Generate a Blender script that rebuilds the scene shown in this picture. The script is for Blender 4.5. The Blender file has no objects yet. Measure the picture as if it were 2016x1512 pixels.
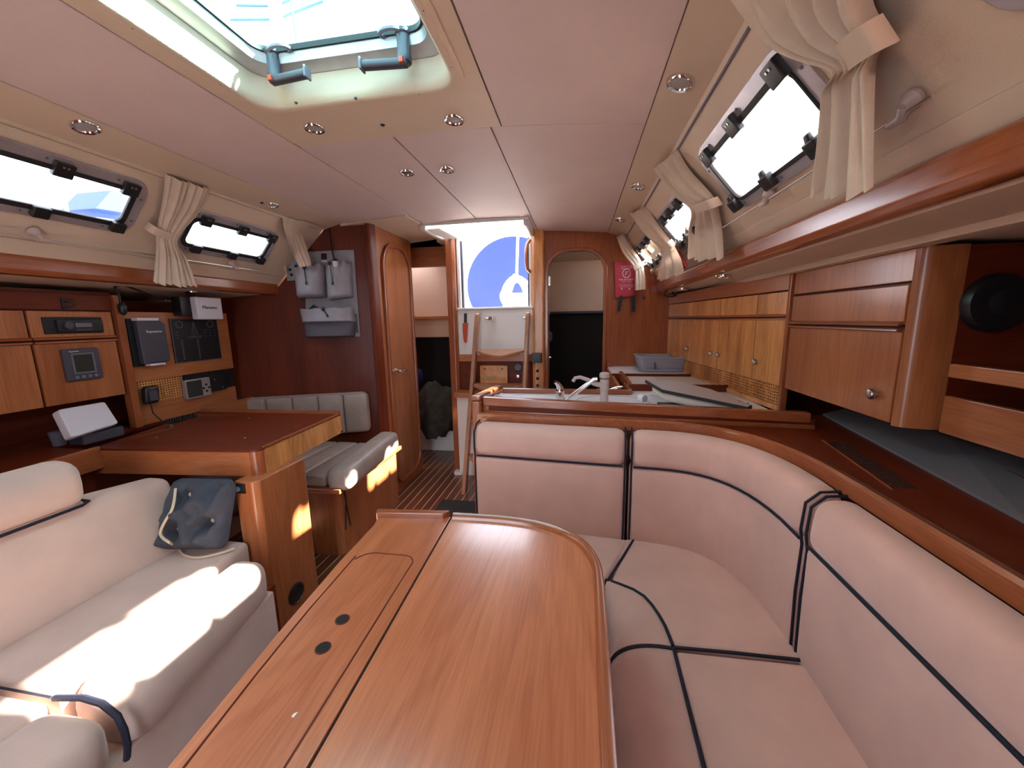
import bpy, bmesh, math, random
from mathutils import Vector, Matrix
random.seed(4)
PI = math.pi
sc = bpy.context.scene
COL = sc.collection
# ------------------------------------------------------------------ camera
F, HCAM, RO = 757.0, 1.25, math.radians(1.0)
vx = 130*math.cos(RO)+128*math.sin(RO); vy = 128*math.cos(RO)-130*math.sin(RO)
PIT = math.atan(vy/F); YAW = math.atan(vx*math.cos(PIT)/F)
FWD = Vector((-math.sin(YAW)*math.cos(PIT), math.cos(YAW)*math.cos(PIT), -math.sin(PIT)))
R0 = Vector((math.cos(YAW), math.sin(YAW), 0)); U0 = R0.cross(FWD)
RIGHT = R0*math.cos(RO)-U0*math.sin(RO); UP = R0*math.sin(RO)+U0*math.cos(RO)
CAM = Vector((0, 0, HCAM))
cd = bpy.data.cameras.new('camera'); cam = bpy.data.objects.new('camera', cd); COL.objects.link(cam)
cd.sensor_width = 36; cd.lens = 36*F/2016; cd.clip_start = .02; cd.clip_end = 200
m = Matrix((RIGHT, UP, -FWD)).transposed().to_4x4(); m.translation = CAM
cam.matrix_world = m
sc.camera = cam
# ------------------------------------------------------------------ world, sun, exposure
w = bpy.data.worlds.new('sky'); sc.world = w; w.use_nodes = True
nt = w.node_tree; nt.nodes.clear()
wo = nt.nodes.new('ShaderNodeOutputWorld'); bg = nt.nodes.new('ShaderNodeBackground')
bg.inputs[0].default_value = (0.84, 0.88, 1.0, 1); bg.inputs[1].default_value = 2.6
nt.links.new(bg.outputs[0], wo.inputs[0])
sd = bpy.data.lights.new('sun', 'SUN'); sd.energy = 24; sd.angle = math.radians(1.2); sd.color = (1, .93, .84)
sun = bpy.data.objects.new('sun', sd); COL.objects.link(sun)
sun.rotation_euler = Vector((-1.27, -.33, -1)).to_track_quat('-Z', 'Y').to_euler()
vs = sc.view_settings; vs.view_transform = 'Standard'; vs.look = 'None'; vs.gamma = 1; vs.use_curve_mapping = False
vs.exposure = 1.8
def portal(c, nx, ny, normal):
    l = bpy.data.lights.new('portal', 'AREA'); l.shape = 'RECTANGLE'; l.size = nx; l.size_y = ny
    l.cycles.is_portal = True
    o = bpy.data.objects.new('portal', l); COL.objects.link(o); o.location = c
    o.rotation_euler = Vector(normal).to_track_quat('-Z', 'Y').to_euler()
    return o
# ------------------------------------------------------------------ helpers: picture point -> point on a real plane
def ray(px, py): return FWD*F+RIGHT*(px-1008)-UP*(py-756)
def B(px, py, x=None, y=None, z=None):
    d = ray(px, py)
    t = (x/d.x) if x is not None else (y/d.y) if y is not None else ((z-HCAM)/d.z)
    return CAM+d*t
def BP(px, py, p0, n):
    d = ray(px, py); n = Vector(n); return CAM+d*((Vector(p0)-CAM).dot(n)/d.dot(n))
SL = math.hypot(.28, .33)
def wr(y, s, h=0): return Vector((.32+.28*s/SL-.33*h/SL, y, 1.83-.33*s/SL-.28*h/SL))     # right window wall
def wl(y, s, h=0): return Vector((-1.58-.28*s/SL+.33*h/SL, y, 1.83-.33*s/SL-.28*h/SL))   # left window wall
def WR(px, py, h=0): return BP(px, py, wr(0, 0, h), (.33, 0, .28))
def WL(px, py, h=0): return BP(px, py, wl(0, 0, h), (-.33, 0, .28))
def zc(x): return 1.905-.045*((x+.63)/.82)**2
# ------------------------------------------------------------------ materials
def mat(name, col, rough=.5, metal=0, coat=0, trans=0, spec=.5, bump=None, noise=None, sheen=0, emit=None):
    ma = bpy.data.materials.new(name); ma.use_nodes = True; n = ma.node_tree; b = n.nodes['Principled BSDF']
    b.inputs['Base Color'].default_value = (*col, 1); b.inputs['Roughness'].default_value = rough
    b.inputs['Metallic'].default_value = metal; b.inputs['Coat Weight'].default_value = coat
    b.inputs['Coat Roughness'].default_value = .12
    b.inputs['Transmission Weight'].default_value = trans; b.inputs['Specular IOR Level'].default_value = spec
    if sheen: b.inputs['Sheen Weight'].default_value = sheen
    tc = n.nodes.new('ShaderNodeTexCoord')
    if noise:
        sca, amt = noise
        t = n.nodes.new('ShaderNodeTexNoise'); t.inputs['Scale'].default_value = sca; t.inputs['Detail'].default_value = 5
        n.links.new(tc.outputs['Object'], t.inputs['Vector'])
        r = n.nodes.new('ShaderNodeValToRGB'); r.color_ramp.elements[0].position = .3; r.color_ramp.elements[1].position = .7
        r.color_ramp.elements[0].color = (*[c*(1-amt) for c in col], 1); r.color_ramp.elements[1].color = (*[min(1, c*(1+amt)) for c in col], 1)
        n.links.new(t.outputs[0], r.inputs[0]); n.links.new(r.outputs[0], b.inputs['Base Color'])
    if bump:
        sca, st = bump
        t = n.nodes.new('ShaderNodeTexNoise'); t.inputs['Scale'].default_value = sca; t.inputs['Detail'].default_value = 4
        n.links.new(tc.outputs['Object'], t.inputs['Vector'])
        bu = n.nodes.new('ShaderNodeBump'); bu.inputs['Strength'].default_value = st; bu.inputs['Distance'].default_value = .004
        n.links.new(t.outputs[0], bu.inputs['Height']); n.links.new(bu.outputs[0], b.inputs['Normal'])
    return ma
def wood(name, c0, c1, axis, rough=.33, coat=.35, sc_=1.0, streak=.5):
    """cherry veneer, grain running along axis 0/1/2"""
    ma = bpy.data.materials.new(name); ma.use_nodes = True; n = ma.node_tree; b = n.nodes['Principled BSDF']
    N = n.nodes.new; L = n.links.new
    tc = N('ShaderNodeTexCoord'); geo = N('ShaderNodeObjectInfo')
    mp = N('ShaderNodeMapping'); s = [7*sc_]*3; s[axis] = .8*sc_; mp.inputs['Scale'].default_value = s
    ad = N('ShaderNodeVectorMath'); ad.operation = 'ADD'; L(tc.outputs['Object'], ad.inputs[0])
    cb = N('ShaderNodeCombineXYZ'); mu = N('ShaderNodeMath'); mu.operation = 'MULTIPLY'; mu.inputs[1].default_value = 7
    L(geo.outputs['Random'], mu.inputs[0])
    for i in range(3): L(mu.outputs[0], cb.inputs[i])
    L(cb.outputs[0], ad.inputs[1]); L(ad.outputs[0], mp.inputs['Vector'])
    t1 = N('ShaderNodeTexNoise'); t1.inputs['Scale'].default_value = 1; t1.inputs['Detail'].default_value = 4; t1.inputs['Distortion'].default_value = .6
    L(mp.outputs[0], t1.inputs['Vector'])
    mp2 = N('ShaderNodeMapping'); s = [230*sc_]*3; s[axis] = 9*sc_; mp2.inputs['Scale'].default_value = s
    L(ad.outputs[0], mp2.inputs['Vector'])
    t2 = N('ShaderNodeTexNoise'); t2.inputs['Scale'].default_value = 1; t2.inputs['Detail'].default_value = 3
    L(mp2.outputs[0], t2.inputs['Vector'])
    r = N('ShaderNodeValToRGB'); r.color_ramp.elements[0].position = .25; r.color_ramp.elements[1].position = .75
    r.color_ramp.elements[0].color = (*c0, 1); r.color_ramp.elements[1].color = (*c1, 1)
    L(t1.outputs[0], r.inputs[0])
    r2 = N('ShaderNodeValToRGB'); r2.color_ramp.elements[0].position = .3; r2.color_ramp.elements[1].position = .62
    v = 1-streak*.36; r2.color_ramp.elements[0].color = (v, v*.95, v*.9, 1); r2.color_ramp.elements[1].color = (1, 1, 1, 1)
    L(t2.outputs[0], r2.inputs[0])
    mx = N('ShaderNodeMix'); mx.data_type = 'RGBA'; mx.blend_type = 'MULTIPLY'; mx.inputs[0].default_value = 1
    L(r.outputs[0], mx.inputs[6]); L(r2.outputs[0], mx.inputs[7])
    # growth-ring figure: contour lines of a slow, stretched noise
    mp3 = N('ShaderNodeMapping'); s = [5.5*sc_]*3; s[axis] = .75*sc_; mp3.inputs['Scale'].default_value = s; L(ad.outputs[0], mp3.inputs['Vector'])
    t3 = N('ShaderNodeTexNoise'); t3.inputs['Scale'].default_value = 1; t3.inputs['Detail'].default_value = 1.5; L(mp3.outputs[0], t3.inputs['Vector'])
    m3 = N('ShaderNodeMath'); m3.operation = 'MULTIPLY'; m3.inputs[1].default_value = 95; L(t3.outputs[0], m3.inputs[0])
    s3 = N('ShaderNodeMath'); s3.operation = 'SINE'; L(m3.outputs[0], s3.inputs[0])
    r3 = N('ShaderNodeValToRGB'); r3.color_ramp.elements[0].position = .0; r3.color_ramp.elements[1].position = .8
    r3.color_ramp.elements[0].color = (1, 1, 1, 1); r3.color_ramp.elements[1].color = (.90, .85, .80, 1); L(s3.outputs[0], r3.inputs[0])
    mx3 = N('ShaderNodeMix'); mx3.data_type = 'RGBA'; mx3.blend_type = 'MULTIPLY'; mx3.inputs[0].default_value = .8
    L(mx.outputs[2], mx3.inputs[6]); L(r3.outputs[0], mx3.inputs[7]); L(mx3.outputs[2], b.inputs['Base Color'])
    b.inputs['Roughness'].default_value = rough; b.inputs['Coat Weight'].default_value = coat; b.inputs['Coat Roughness'].default_value = .15
    return ma
CH0, CH1 = (.36, .105, .036), (.56, .200, .072)
M = {}
for i, a in enumerate('xyz'):
    M['wood_'+a] = wood('cherry_'+a, CH0, CH1, i)
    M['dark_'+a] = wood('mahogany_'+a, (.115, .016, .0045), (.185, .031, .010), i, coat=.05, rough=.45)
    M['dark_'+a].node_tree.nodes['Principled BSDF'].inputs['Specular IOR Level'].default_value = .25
    M['trim_'+a] = wood('trim_'+a, (.30, .075, .026), (.42, .125, .045), i, rough=.25, coat=.5)
M['table'] = wood('table_cherry', (.46, .125, .046), (.64, .210, .085), 1, rough=.3, coat=.9)
M['door'] = wood('door_veneer', CH0, CH1, 2, rough=.25, coat=1.0)
M['door'].node_tree.nodes['Principled BSDF'].inputs['Coat Roughness'].default_value = .1
M['gold'] = wood('galley_cherry', (.50, .165, .045), (.98, .46, .15), 2, sc_=1.5, streak=.9)
M['teak'] = wood('teak_floor', (.11, .032, .014), (.20, .062, .026), 1, rough=.35)
M['ladder'] = wood('ladder_teak', (.33, .135, .065), (.52, .25, .13), 2, rough=.4)
M['ceil'] = mat('ceiling_vinyl', (.66, .50, .475), .65, bump=(300, .15), noise=(6, .03))
M['vinyl'] = mat('beige_vinyl', (.66, .50, .375), .6, bump=(300, .2), noise=(4, .04))
M['liner'] = mat('cabin_liner', (.60, .40, .29), .6, bump=(200, .2))
M['sofa'] = mat('pink_beige_suede', (.66, .395, .33), .95, bump=(420, .22), noise=(9, .06), sheen=.35, spec=.2)
M['sofal'] = mat('cream_suede', (.60, .43, .36), .95, bump=(420, .22), noise=(9, .06), sheen=.35, spec=.2)
M['navy'] = mat('navy_piping', (.006, .006, .02), .7)
M['leather'] = mat('grey_beige_leather', (.40, .31, .27), .38, bump=(45, .5), noise=(12, .1))
M['alu'] = mat('grey_aluminium', (.56, .54, .58), .4, metal=.75, noise=(20, .08))
M['chrome'] = mat('chrome', (.8, .76, .74), .12, metal=1)
M['knob'] = mat('satin_nickel', (.6, .57, .55), .3, metal=1)
M['black'] = mat('black_plastic', (.012, .012, .014), .35)
M['rubber'] = mat('black_rubber', (.01, .01, .011), .6)
M['dgrey'] = mat('dark_grey_plastic', (.06, .055, .075), .45)
M['mgrey'] = mat('mid_grey_plastic', (.16, .15, .19), .5)
M['white'] = mat('white_plastic', (.72, .66, .72), .4)
M['gel'] = mat('white_gelcoat', (.82, .80, .76), .3)
M['lam'] = mat('white_laminate', (.80, .78, .80), .3)
M['lam2'] = mat('cream_laminate', (.66, .60, .52), .4)
M['boardtop'] = mat('grey_laminate_lid', (.40, .33, .32), .42)
M['curtain'] = mat('cream_curtain', (.66, .52, .41), .95, bump=(500, .3), noise=(25, .05), spec=.1)
M['strap'] = mat('curtain_strap', (.62, .48, .37), .9)
M['bag'] = mat('grey_canvas', (.34, .32, .35), .9, bump=(400, .4), noise=(14, .12))
M['bagdark'] = mat('dark_grey_canvas', (.11, .10, .12), .9, bump=(400, .4))
M['pillow'] = mat('slate_blue_cotton', (.05, .056, .075), .85, bump=(60, .4), noise=(15, .2))
M['rope'] = mat('cream_cord', (.62, .50, .36), .9)
M['red'] = mat('red_vinyl', (.42, .012, .03), .5)
M['orange'] = mat('orange_plastic', (.55, .06, .02), .5)
M['ink'] = mat('black_print', (.01, .01, .012), .6)
M['paint'] = mat('white_print', (.75, .72, .72), .6)
M['pinkprint'] = mat('pale_print', (.75, .50, .50), .6)
M['screen'] = mat('lcd_screen', (.035, .040, .034), .2)
M['rackgrey'] = mat('grey_rack_plastic', (.33, .33, .38), .45)
M['tapbeige'] = mat('beige_tap_plastic', (.55, .42, .38), .45)
M['canvas'] = mat('blue_canvas', (.016, .034, .20), .85, bump=(8, .3))
M['bedding'] = mat('dark_bedding', (.020, .018, .020), .9, noise=(10, .5), bump=(12, .8))
M['olive'] = mat('olive_cloth', (.05, .042, .032), .9, bump=(20, 1.0), noise=(14, .4))
M['bluebag'] = mat('blue_cloth', (.01, .03, .16), .8)
M['mat'] = mat('dark_doormat', (.018, .02, .022), .95, bump=(200, .6))
M['strip'] = mat('pale_holly_strip', (.75, .62, .45), .45)
M['lens'] = mat('frosted_lens', (.38, .34, .33), .45)
M['dark'] = mat('dark_void', (.010, .007, .007), .9)  # near-black colour standing in for shade in holes, recesses and cabins
M['hull'] = mat('grey_hull_liner', (.17, .155, .165), .6)
M['water'] = mat('harbour_water', (.08, .14, .18), .1)
def glass(name, tint, fac=.06):
    ma = bpy.data.materials.new(name); ma.use_nodes = True; n = ma.node_tree; n.nodes.clear()
    o = n.nodes.new('ShaderNodeOutputMaterial'); t = n.nodes.new('ShaderNodeBsdfTransparent'); g = n.nodes.new('ShaderNodeBsdfGlossy')
    lw = n.nodes.new('ShaderNodeLayerWeight'); lw.inputs[0].default_value = .5
    pw_ = n.nodes.new('ShaderNodeMath'); pw_.operation = 'POWER'; pw_.inputs[1].default_value = 5; n.links.new(lw.outputs['Facing'], pw_.inputs[0])
    fr = n.nodes.new('ShaderNodeMath'); fr.operation = 'MULTIPLY_ADD'; fr.inputs[1].default_value = .5; fr.inputs[2].default_value = .025; n.links.new(pw_.outputs[0], fr.inputs[0])
    mx = n.nodes.new('ShaderNodeMixShader'); t.inputs[0].default_value = (*tint, 1); g.inputs['Roughness'].default_value = .02
    n.links.new(fr.outputs[0], mx.inputs[0]); n.links.new(t.outputs[0], mx.inputs[1]); n.links.new(g.outputs[0], mx.inputs[2]); n.links.new(mx.outputs[0], o.inputs[0])
    return ma
M['pane'] = glass('window_acrylic', (.94, .97, .97)); M['hatchpane'] = glass('hatch_acrylic', (.70, .96, .95)); M['clear'] = glass('clear_plastic', (.85, .9, .92))
# ------------------------------------------------------------------ mesh kit
class G:
    def __init__(s): s.v = []; s.f = []
    def add(s, vs, fs):
        o = len(s.v); s.v += [Vector(p) for p in vs]; s.f += [tuple(i+o for i in f) for f in fs]; return s
    def hexa(s, p):     # p: 4 bottom, 4 top
        return s.add(p, [(3, 2, 1, 0), (4, 5, 6, 7), (0, 1, 5, 4), (1, 2, 6, 5), (2, 3, 7, 6), (3, 0, 4, 7)])
    def box(s, x0, x1, y0, y1, z0, z1):
        return s.hexa([(x0, y0, z0), (x1, y0, z0), (x1, y1, z0), (x0, y1, z0), (x0, y0, z1), (x1, y0, z1), (x1, y1, z1), (x0, y1, z1)])
    def prism(s, poly, vec):
        n = len(poly); vec = Vector(vec); a = [Vector(p) for p in poly]
        fs = [tuple(range(n))[::-1], tuple(range(n, 2*n))]+[(i, (i+1) % n, n+(i+1) % n, n+i) for i in range(n)]
        return s.add(a+[p+vec for p in a], fs)
    def ring(s, outer, inner, vec):     # two loops of equal count
        n = len(outer); vec = Vector(vec); o = [Vector(p) for p in outer]; i_ = [Vector(p) for p in inner]
        vs = o+i_+[p+vec for p in o]+[p+vec for p in i_]; fs = []
        for k in range(n):
            q = (k+1) % n
            fs += [(k, q, n+q, n+k), (2*n+k, 3*n+k, 3*n+q, 2*n+q), (k, 2*n+k, 2*n+q, q), (n+k, n+q, 3*n+q, 3*n+k)]
        return s.add(vs, fs)
    def tube(s, path, r, n=8, closed=False):
        P = [Vector(p) for p in path]; m_ = len(P); rr = r if isinstance(r, (list, tuple)) else [r]*m_
        vs = []; prev = None
        for i, p in enumerate(P):
            a = P[i-1] if (i or closed) else P[0]; b = P[(i+1) % m_] if (i < m_-1 or closed) else P[-1]
            d = (b-a).normalized() if (b-a).length else Vector((0, 0, 1))
            ref = prev if prev is not None else (Vector((0, 0, 1)) if abs(d.z) < .9 else Vector((1, 0, 0)))
            u = (ref-d*ref.dot(d)).normalized(); prev = u; w_ = d.cross(u)
            for k in range(n):
                t = 2*PI*k/n; vs.append(p+u*math.cos(t)*rr[i]+w_*math.sin(t)*rr[i])
        fs = []
        for i in range(m_ if closed else m_-1):
            j = (i+1) % m_
            for k in range(n): fs.append((i*n+k, i*n+(k+1) % n, j*n+(k+1) % n, j*n+k))
        if not closed: fs += [tuple(range(n))[::-1], tuple((m_-1)*n+k for k in range(n))]
        return s.add(vs, fs)
    def lathe(s, prof, c, axis, n=24, refx=None, sx=1, sy=1):      # prof: (radius, height along axis)
        c = Vector(c); d = Vector(axis).normalized(); ref = Vector(refx) if refx else (Vector((0, 0, 1)) if abs(d.z) < .9 else Vector((1, 0, 0)))
        u = (ref-d*ref.dot(d)).normalized(); w_ = d.cross(u); vs = []; fs = []
        for r, h in prof:
            for k in range(n):
                t = 2*PI*k/n; vs.append(c+d*h+u*math.cos(t)*r*sx+w_*math.sin(t)*r*sy)
        for i in range(len(prof)-1):
            for k in range(n): fs.append((i*n+k, i*n+(k+1) % n, (i+1)*n+(k+1) % n, (i+1)*n+k))
        fs += [tuple(range(n))[::-1], tuple((len(prof)-1)*n+k for k in range(n))]
        return s.add(vs, fs)
    def ball(s, c, r, n=12, sq=(1, 1, 1)):
        c = Vector(c); vs = []; fs = []; m_ = n//2
        for i in range(m_+1):
            for k in range(n):
                a = PI*i/m_; t = 2*PI*k/n
                vs.append(c+Vector((math.sin(a)*math.cos(t)*r*sq[0], math.sin(a)*math.sin(t)*r*sq[1], math.cos(a)*r*sq[2])))
        for i in range(m_):
            for k in range(n): fs.append((i*n+k, (i+1)*n+k, (i+1)*n+(k+1) % n, i*n+(k+1) % n))
        return s.add(vs, fs)
    def sheet(s, fn, nu, nv, th, nrm):     # thin closed sheet; nrm = thickness direction or function
        vs = []
        for side in (0, 1):
            for i in range(nu+1):
                for j in range(nv+1):
                    p = Vector(fn(i/nu, j/nv)); vs.append(p+Vector(nrm)*th*side)
        W_ = nv+1; K = (nu+1)*W_; fs = []
        for i in range(nu):
            for j in range(nv):
                a = i*W_+j; fs += [(a, a+1, a+W_+1, a+W_), (K+a, K+a+W_, K+a+W_+1, K+a+1)]
        for i in range(nu):
            a = i*W_; fs.append((a, a+W_, K+a+W_, K+a)); a = i*W_+nv; fs.append((a, K+a, K+a+W_, a+W_))
        for j in range(nv):
            a = j; fs.append((a, K+a, K+a+1, a+1)); a = nu*W_+j; fs.append((a, a+1, K+a+1, K+a))
        return s.add(vs, fs)
    def cushion(s, L, r, fn=None, nseg=(6, 4, 1), puff=(0, 0, 0)):
        """rounded block of size L; fn maps local (u,v,w in metres) to world; puff swells faces"""
        ax = []
        for a in range(3):
            rr = min(r, L[a]*.49); c = [0, rr*.06, rr*.25, rr*.6, rr]
            mid = [rr+(L[a]-2*rr)*k/nseg[a] for k in range(1, nseg[a])]
            ax.append(c+mid+[L[a]-t for t in reversed(c)])
        idx = {}; vs = []; fs = []
        def vid(i, j, k):
            key = (i, j, k)
            if key not in idx:
                p = Vector((ax[0][i], ax[1][j], ax[2][k])); q = Vector(); 
                for a in range(3):
                    rr = min(r, L[a]*.49); q[a] = min(max(p[a], rr), L[a]-rr)
                d = p-q
                rv = [min(r, L[a]*.49) for a in range(3)]
                if d.length > 1e-9:
                    e = Vector([d[a]/rv[a] for a in range(3)]); 
                    mxx = max(abs(t) for t in e); e2 = e.normalized()*1.0
                    p = q+Vector([e2[a]*rv[a] for a in range(3)])
                t = [p[a]/L[a] for a in range(3)]
                for a in range(3):
                    if puff[a]:
                        o = [b for b in range(3) if b != a]
                        s_ = math.sin(PI*min(max(t[o[0]], 0), 1))**.5*math.sin(PI*min(max(t[o[1]], 0), 1))**.5
                        p[a] += puff[a]*s_*(2*t[a]-1)
                idx[key] = len(vs); vs.append(Vector(fn(*p)) if fn else p)
            return idx[key]
        n = [len(a)-1 for a in ax]
        for j in range(n[1]):
            for k in range(n[2]):
                fs += [(vid(0, j, k), vid(0, j, k+1), vid(0, j+1, k+1), vid(0, j+1, k)), (vid(n[0], j, k), vid(n[0], j+1, k), vid(n[0], j+1, k+1), vid(n[0], j, k+1))]
        for i in range(n[0]):
            for k in range(n[2]):
                fs += [(vid(i, 0, k), vid(i+1, 0, k), vid(i+1, 0, k+1), vid(i, 0, k+1)), (vid(i, n[1], k), vid(i, n[1], k+1), vid(i+1, n[1], k+1), vid(i+1, n[1], k))]
        for i in range(n[0]):
            for j in range(n[1]):
                fs += [(vid(i, j, 0), vid(i, j+1, 0), vid(i+1, j+1, 0), vid(i+1, j, 0)), (vid(i, j, n[2]), vid(i+1, j, n[2]), vid(i+1, j+1, n[2]), vid(i, j+1, n[2]))]
        return s.add(vs, fs)
ORG = {}
def thing(name, label, cat, loc, group=None, kind=None):
    o = bpy.data.objects.new(name, None); COL.objects.link(o); o.location = loc; o.empty_display_size = .05
    if kind: o['kind'] = kind
    else: o['label'] = label; o['category'] = cat
    if group: o['group'] = group
    ORG[o.name] = Vector(loc); return o
def out(name, g, ma, parent=None, bevel=0, seg=2, label=None, cat=None, group=None, kind=None, smooth=True, ang=38, weld=False):
    bm = bmesh.new(); vv = [bm.verts.new(p) for p in g.v]
    for f in g.f:
        try: bm.faces.new([vv[i] for i in f])
        except ValueError: pass
    if weld: bmesh.ops.remove_doubles(bm, verts=bm.verts[:], dist=1e-5)
    bmesh.ops.recalc_face_normals(bm, faces=bm.faces[:])
    if bevel:
        es = [e for e in bm.edges if len(e.link_faces) == 2 and e.calc_face_angle(0) > math.radians(35)]
        bmesh.ops.bevel(bm, geom=es, offset=bevel, segments=seg, affect='EDGES', profile=.5, clamp_overlap=True)
    if parent is not None: off = ORG[parent.name]
    else:
        xs = [p.co for p in bm.verts]
        off = Vector(((min(p.x for p in xs)+max(p.x for p in xs))/2, (min(p.y for p in xs)+max(p.y for p in xs))/2, min(p.z for p in xs)))
    bmesh.ops.translate(bm, verts=bm.verts[:], vec=-off)
    me = bpy.data.meshes.new(name); bm.to_mesh(me); bm.free(); me.materials.append(M[ma])
    if smooth: me.shade_smooth(); me.set_sharp_from_angle(angle=math.radians(ang))
    o = bpy.data.objects.new(name, me); COL.objects.link(o)
    if bevel and smooth:
        wn = o.modifiers.new('weighted', 'WEIGHTED_NORMAL'); wn.keep_sharp = True; wn.weight = 80
    if parent is not None: o.parent = parent
    else: o.location = off
    ORG[o.name] = off.copy()
    if label: o['label'] = label
    if cat: o['category'] = cat
    if group: o['group'] = group
    if kind: o['kind'] = kind
    return o
def struct(name, g, ma, **k): return out(name, g, ma, kind='structure', **k)
def copy_tree(o, d=None, parent=None, label=None):
    c = o.copy(); COL.objects.link(c)
    if parent: c.parent = parent
    if d is not None: c.location = o.location+Vector(d)
    if label: c['label'] = label
    for ch in list(o.children): copy_tree(ch, None, c)
    return c
def rrect(a0, a1, b0, b1, r, n=5):
    pts = []
    for ca, cb, t0 in ((a1-r, b1-r, 0), (a0+r, b1-r, 90), (a0+r, b0+r, 180), (a1-r, b0+r, 270)):
        for k in range(n+1):
            t = math.radians(t0+90*k/n); pts.append((ca+r*math.cos(t), cb+r*math.sin(t)))
    return pts
def crom(P, t):     # Catmull-Rom through vectors, t 0..1
    n = len(P)-1; x = min(max(t, 0), .99999)*n; i = int(x); f = x-i
    a = P[max(i-1, 0)]; b = P[i]; c = P[i+1]; d = P[min(i+2, n)]
    return .5*((2*b)+(c-a)*f+(2*a-5*b+4*c-d)*f*f+(3*b-a-3*c+d)*f**3)
def text(name, s, size, o, u, v, ma, parent, ext=.0006, align='LEFT', shear=0):
    """flat lettering: origin o, reading direction u, letter-up v"""
    cu = bpy.data.curves.new(name, 'FONT'); cu.body = s; cu.size = size; cu.extrude = ext; cu.align_x = align; cu.shear = shear; cu.resolution_u = 2
    tmp = bpy.data.objects.new('tmp', cu); COL.objects.link(tmp)
    dg = bpy.context.evaluated_depsgraph_get(); me = bpy.data.meshes.new_from_object(tmp.evaluated_get(dg))
    bpy.data.objects.remove(tmp); bpy.data.curves.remove(cu)
    u = Vector(u).normalized(); v = Vector(v); v = (v-u*u.dot(v)).normalized(); w_ = u.cross(v)
    R = Matrix((u, v, w_)).transposed().to_4x4(); R.translation = Vector(o)-ORG[parent.name]
    me.transform(R); me.materials.clear(); me.materials.append(M[ma])
    ob = bpy.data.objects.new(name, me); COL.objects.link(ob); ob.parent = parent; ORG[ob.name] = ORG[parent.name]
    return ob
# ================================================================== SHELL
YN, YB = -.45, 3.0          # near cut of the saloon, aft bulkhead
# floor
fl = struct('floor', G().box(-2.3, 1.2, YN, 3.5, -.04, .0), 'strip')
pl = None; k = 0
for i in range(32):
    x0 = -2.02+i*.0585
    if pl is None:
        pl = out('floorboard', G().box(x0, x0+.0520, YN, 3.49, .0, .004), 'teak', fl, bevel=.001, seg=1)
    else:
        c = pl.copy(); COL.objects.link(c); c.location = pl.location+Vector((i*.0585, 0, 0))
# deck slab over the cabin (with the two openings) and the deck outside
HX0, HX1, HY0, HY1 = -.945, -.335, .40, 1.145      # saloon hatch hole
CX0, CX1, CY0 = -1.04, -.335, 2.60                  # companionway hole
ce = G()
for a in ((-1.72, HX0-.02, YN, CY0), (HX1+.02, .46, YN, CY0), (HX0-.02, HX1+.02, YN, HY0-.02), (HX0-.02, HX1+.02, HY1+.02, CY0),
          (-1.72, CX0-.02, CY0, 3.05), (CX1+.02, .46, CY0, 3.05)): ce.box(*a, 1.93, 1.97)
ceil = struct('ceiling', ce, 'gel', smooth=False)
def panel(x0, x1, y0, y1, nx=6, ma='ceil', hole=None, th=.018, zf=zc):
    g = G()
    if hole is None:
        g.sheet(lambda u, v: (x0+(x1-x0)*u, y0+(y1-y0)*v, zf(x0+(x1-x0)*u)), nx, 2, th, (0, 0, 1))
    else:
        inn = rrect(*hole, n=6) if len(hole) == 5 else hole
        cx, cy = (x0+x1)/2, (y0+y1)/2; outp = []
        for a, b in inn:
            t = min((x1-x0)/2/max(abs(a-cx), 1e-6), (y1-y0)/2/max(abs(b-cy), 1e-6)); outp.append((cx+(a-cx)*t, cy+(b-cy)*t))
        g.ring([(a, b, zf(a)) for a, b in outp], [(a, b, zf(a)) for a, b in inn], (0, 0, th))
        for c_ in ((x0, y0), (x1, y0), (x1, y1), (x0, y1)):     # fill the corner slivers
            d_ = sorted(range(len(outp)), key=lambda i: (outp[i][0]-c_[0])**2+(outp[i][1]-c_[1])**2)[:2]
            tri = [(c_[0], c_[1])]+[outp[i] for i in d_]
            g.prism([(a, b, zf(a)) for a, b in tri], (0, 0, th))
    return out('ceiling_panel', g, ma, ceil, bevel=.0015, seg=1)
e = .0022
panel(-1.43, -1.025-e, YN, 2.33)
panel(-1.025+e, -.262-e, YN, 1.40, ma='vinyl', hole=(HX0, HX1, HY0, HY1, .07))
panel(-1.025+e, -.66-e, 1.40+e, CY0-e); panel(-.66+e, -.30-e, 1.40+e, CY0-e)
panel(-.262+e, .205, YN, 1.40-e, ma='ceil'); panel(-.30+e, .205, 1.40+e, 2.98)
panel(-1.72, -1.04-e, 2.33+e, 3.08, ma='vinyl', zf=lambda x: zc(x)-.006)
panel(CX1+.01, -.30-e, CY0, 2.98, nx=2)
# sloping vinyl strips that carry the downlights
def zs_r(x): return 1.862-(x-.20)*.27
def zs_l(x): return 1.862-(-1.43-x)*.24
for zf, a0, a1, ye in ((zs_r, .208, .345, 3.0), (zs_l, -1.60, -1.434, 2.30)):
    out('ceiling_panel', G().sheet(lambda u, v: (a0+(a1-a0)*u, YN+(ye-YN)*v, zf(a0+(a1-a0)*u)), 3, 2, .02, (0, 0, 1)), 'vinyl', ceil, bevel=.0015, seg=1)
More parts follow.
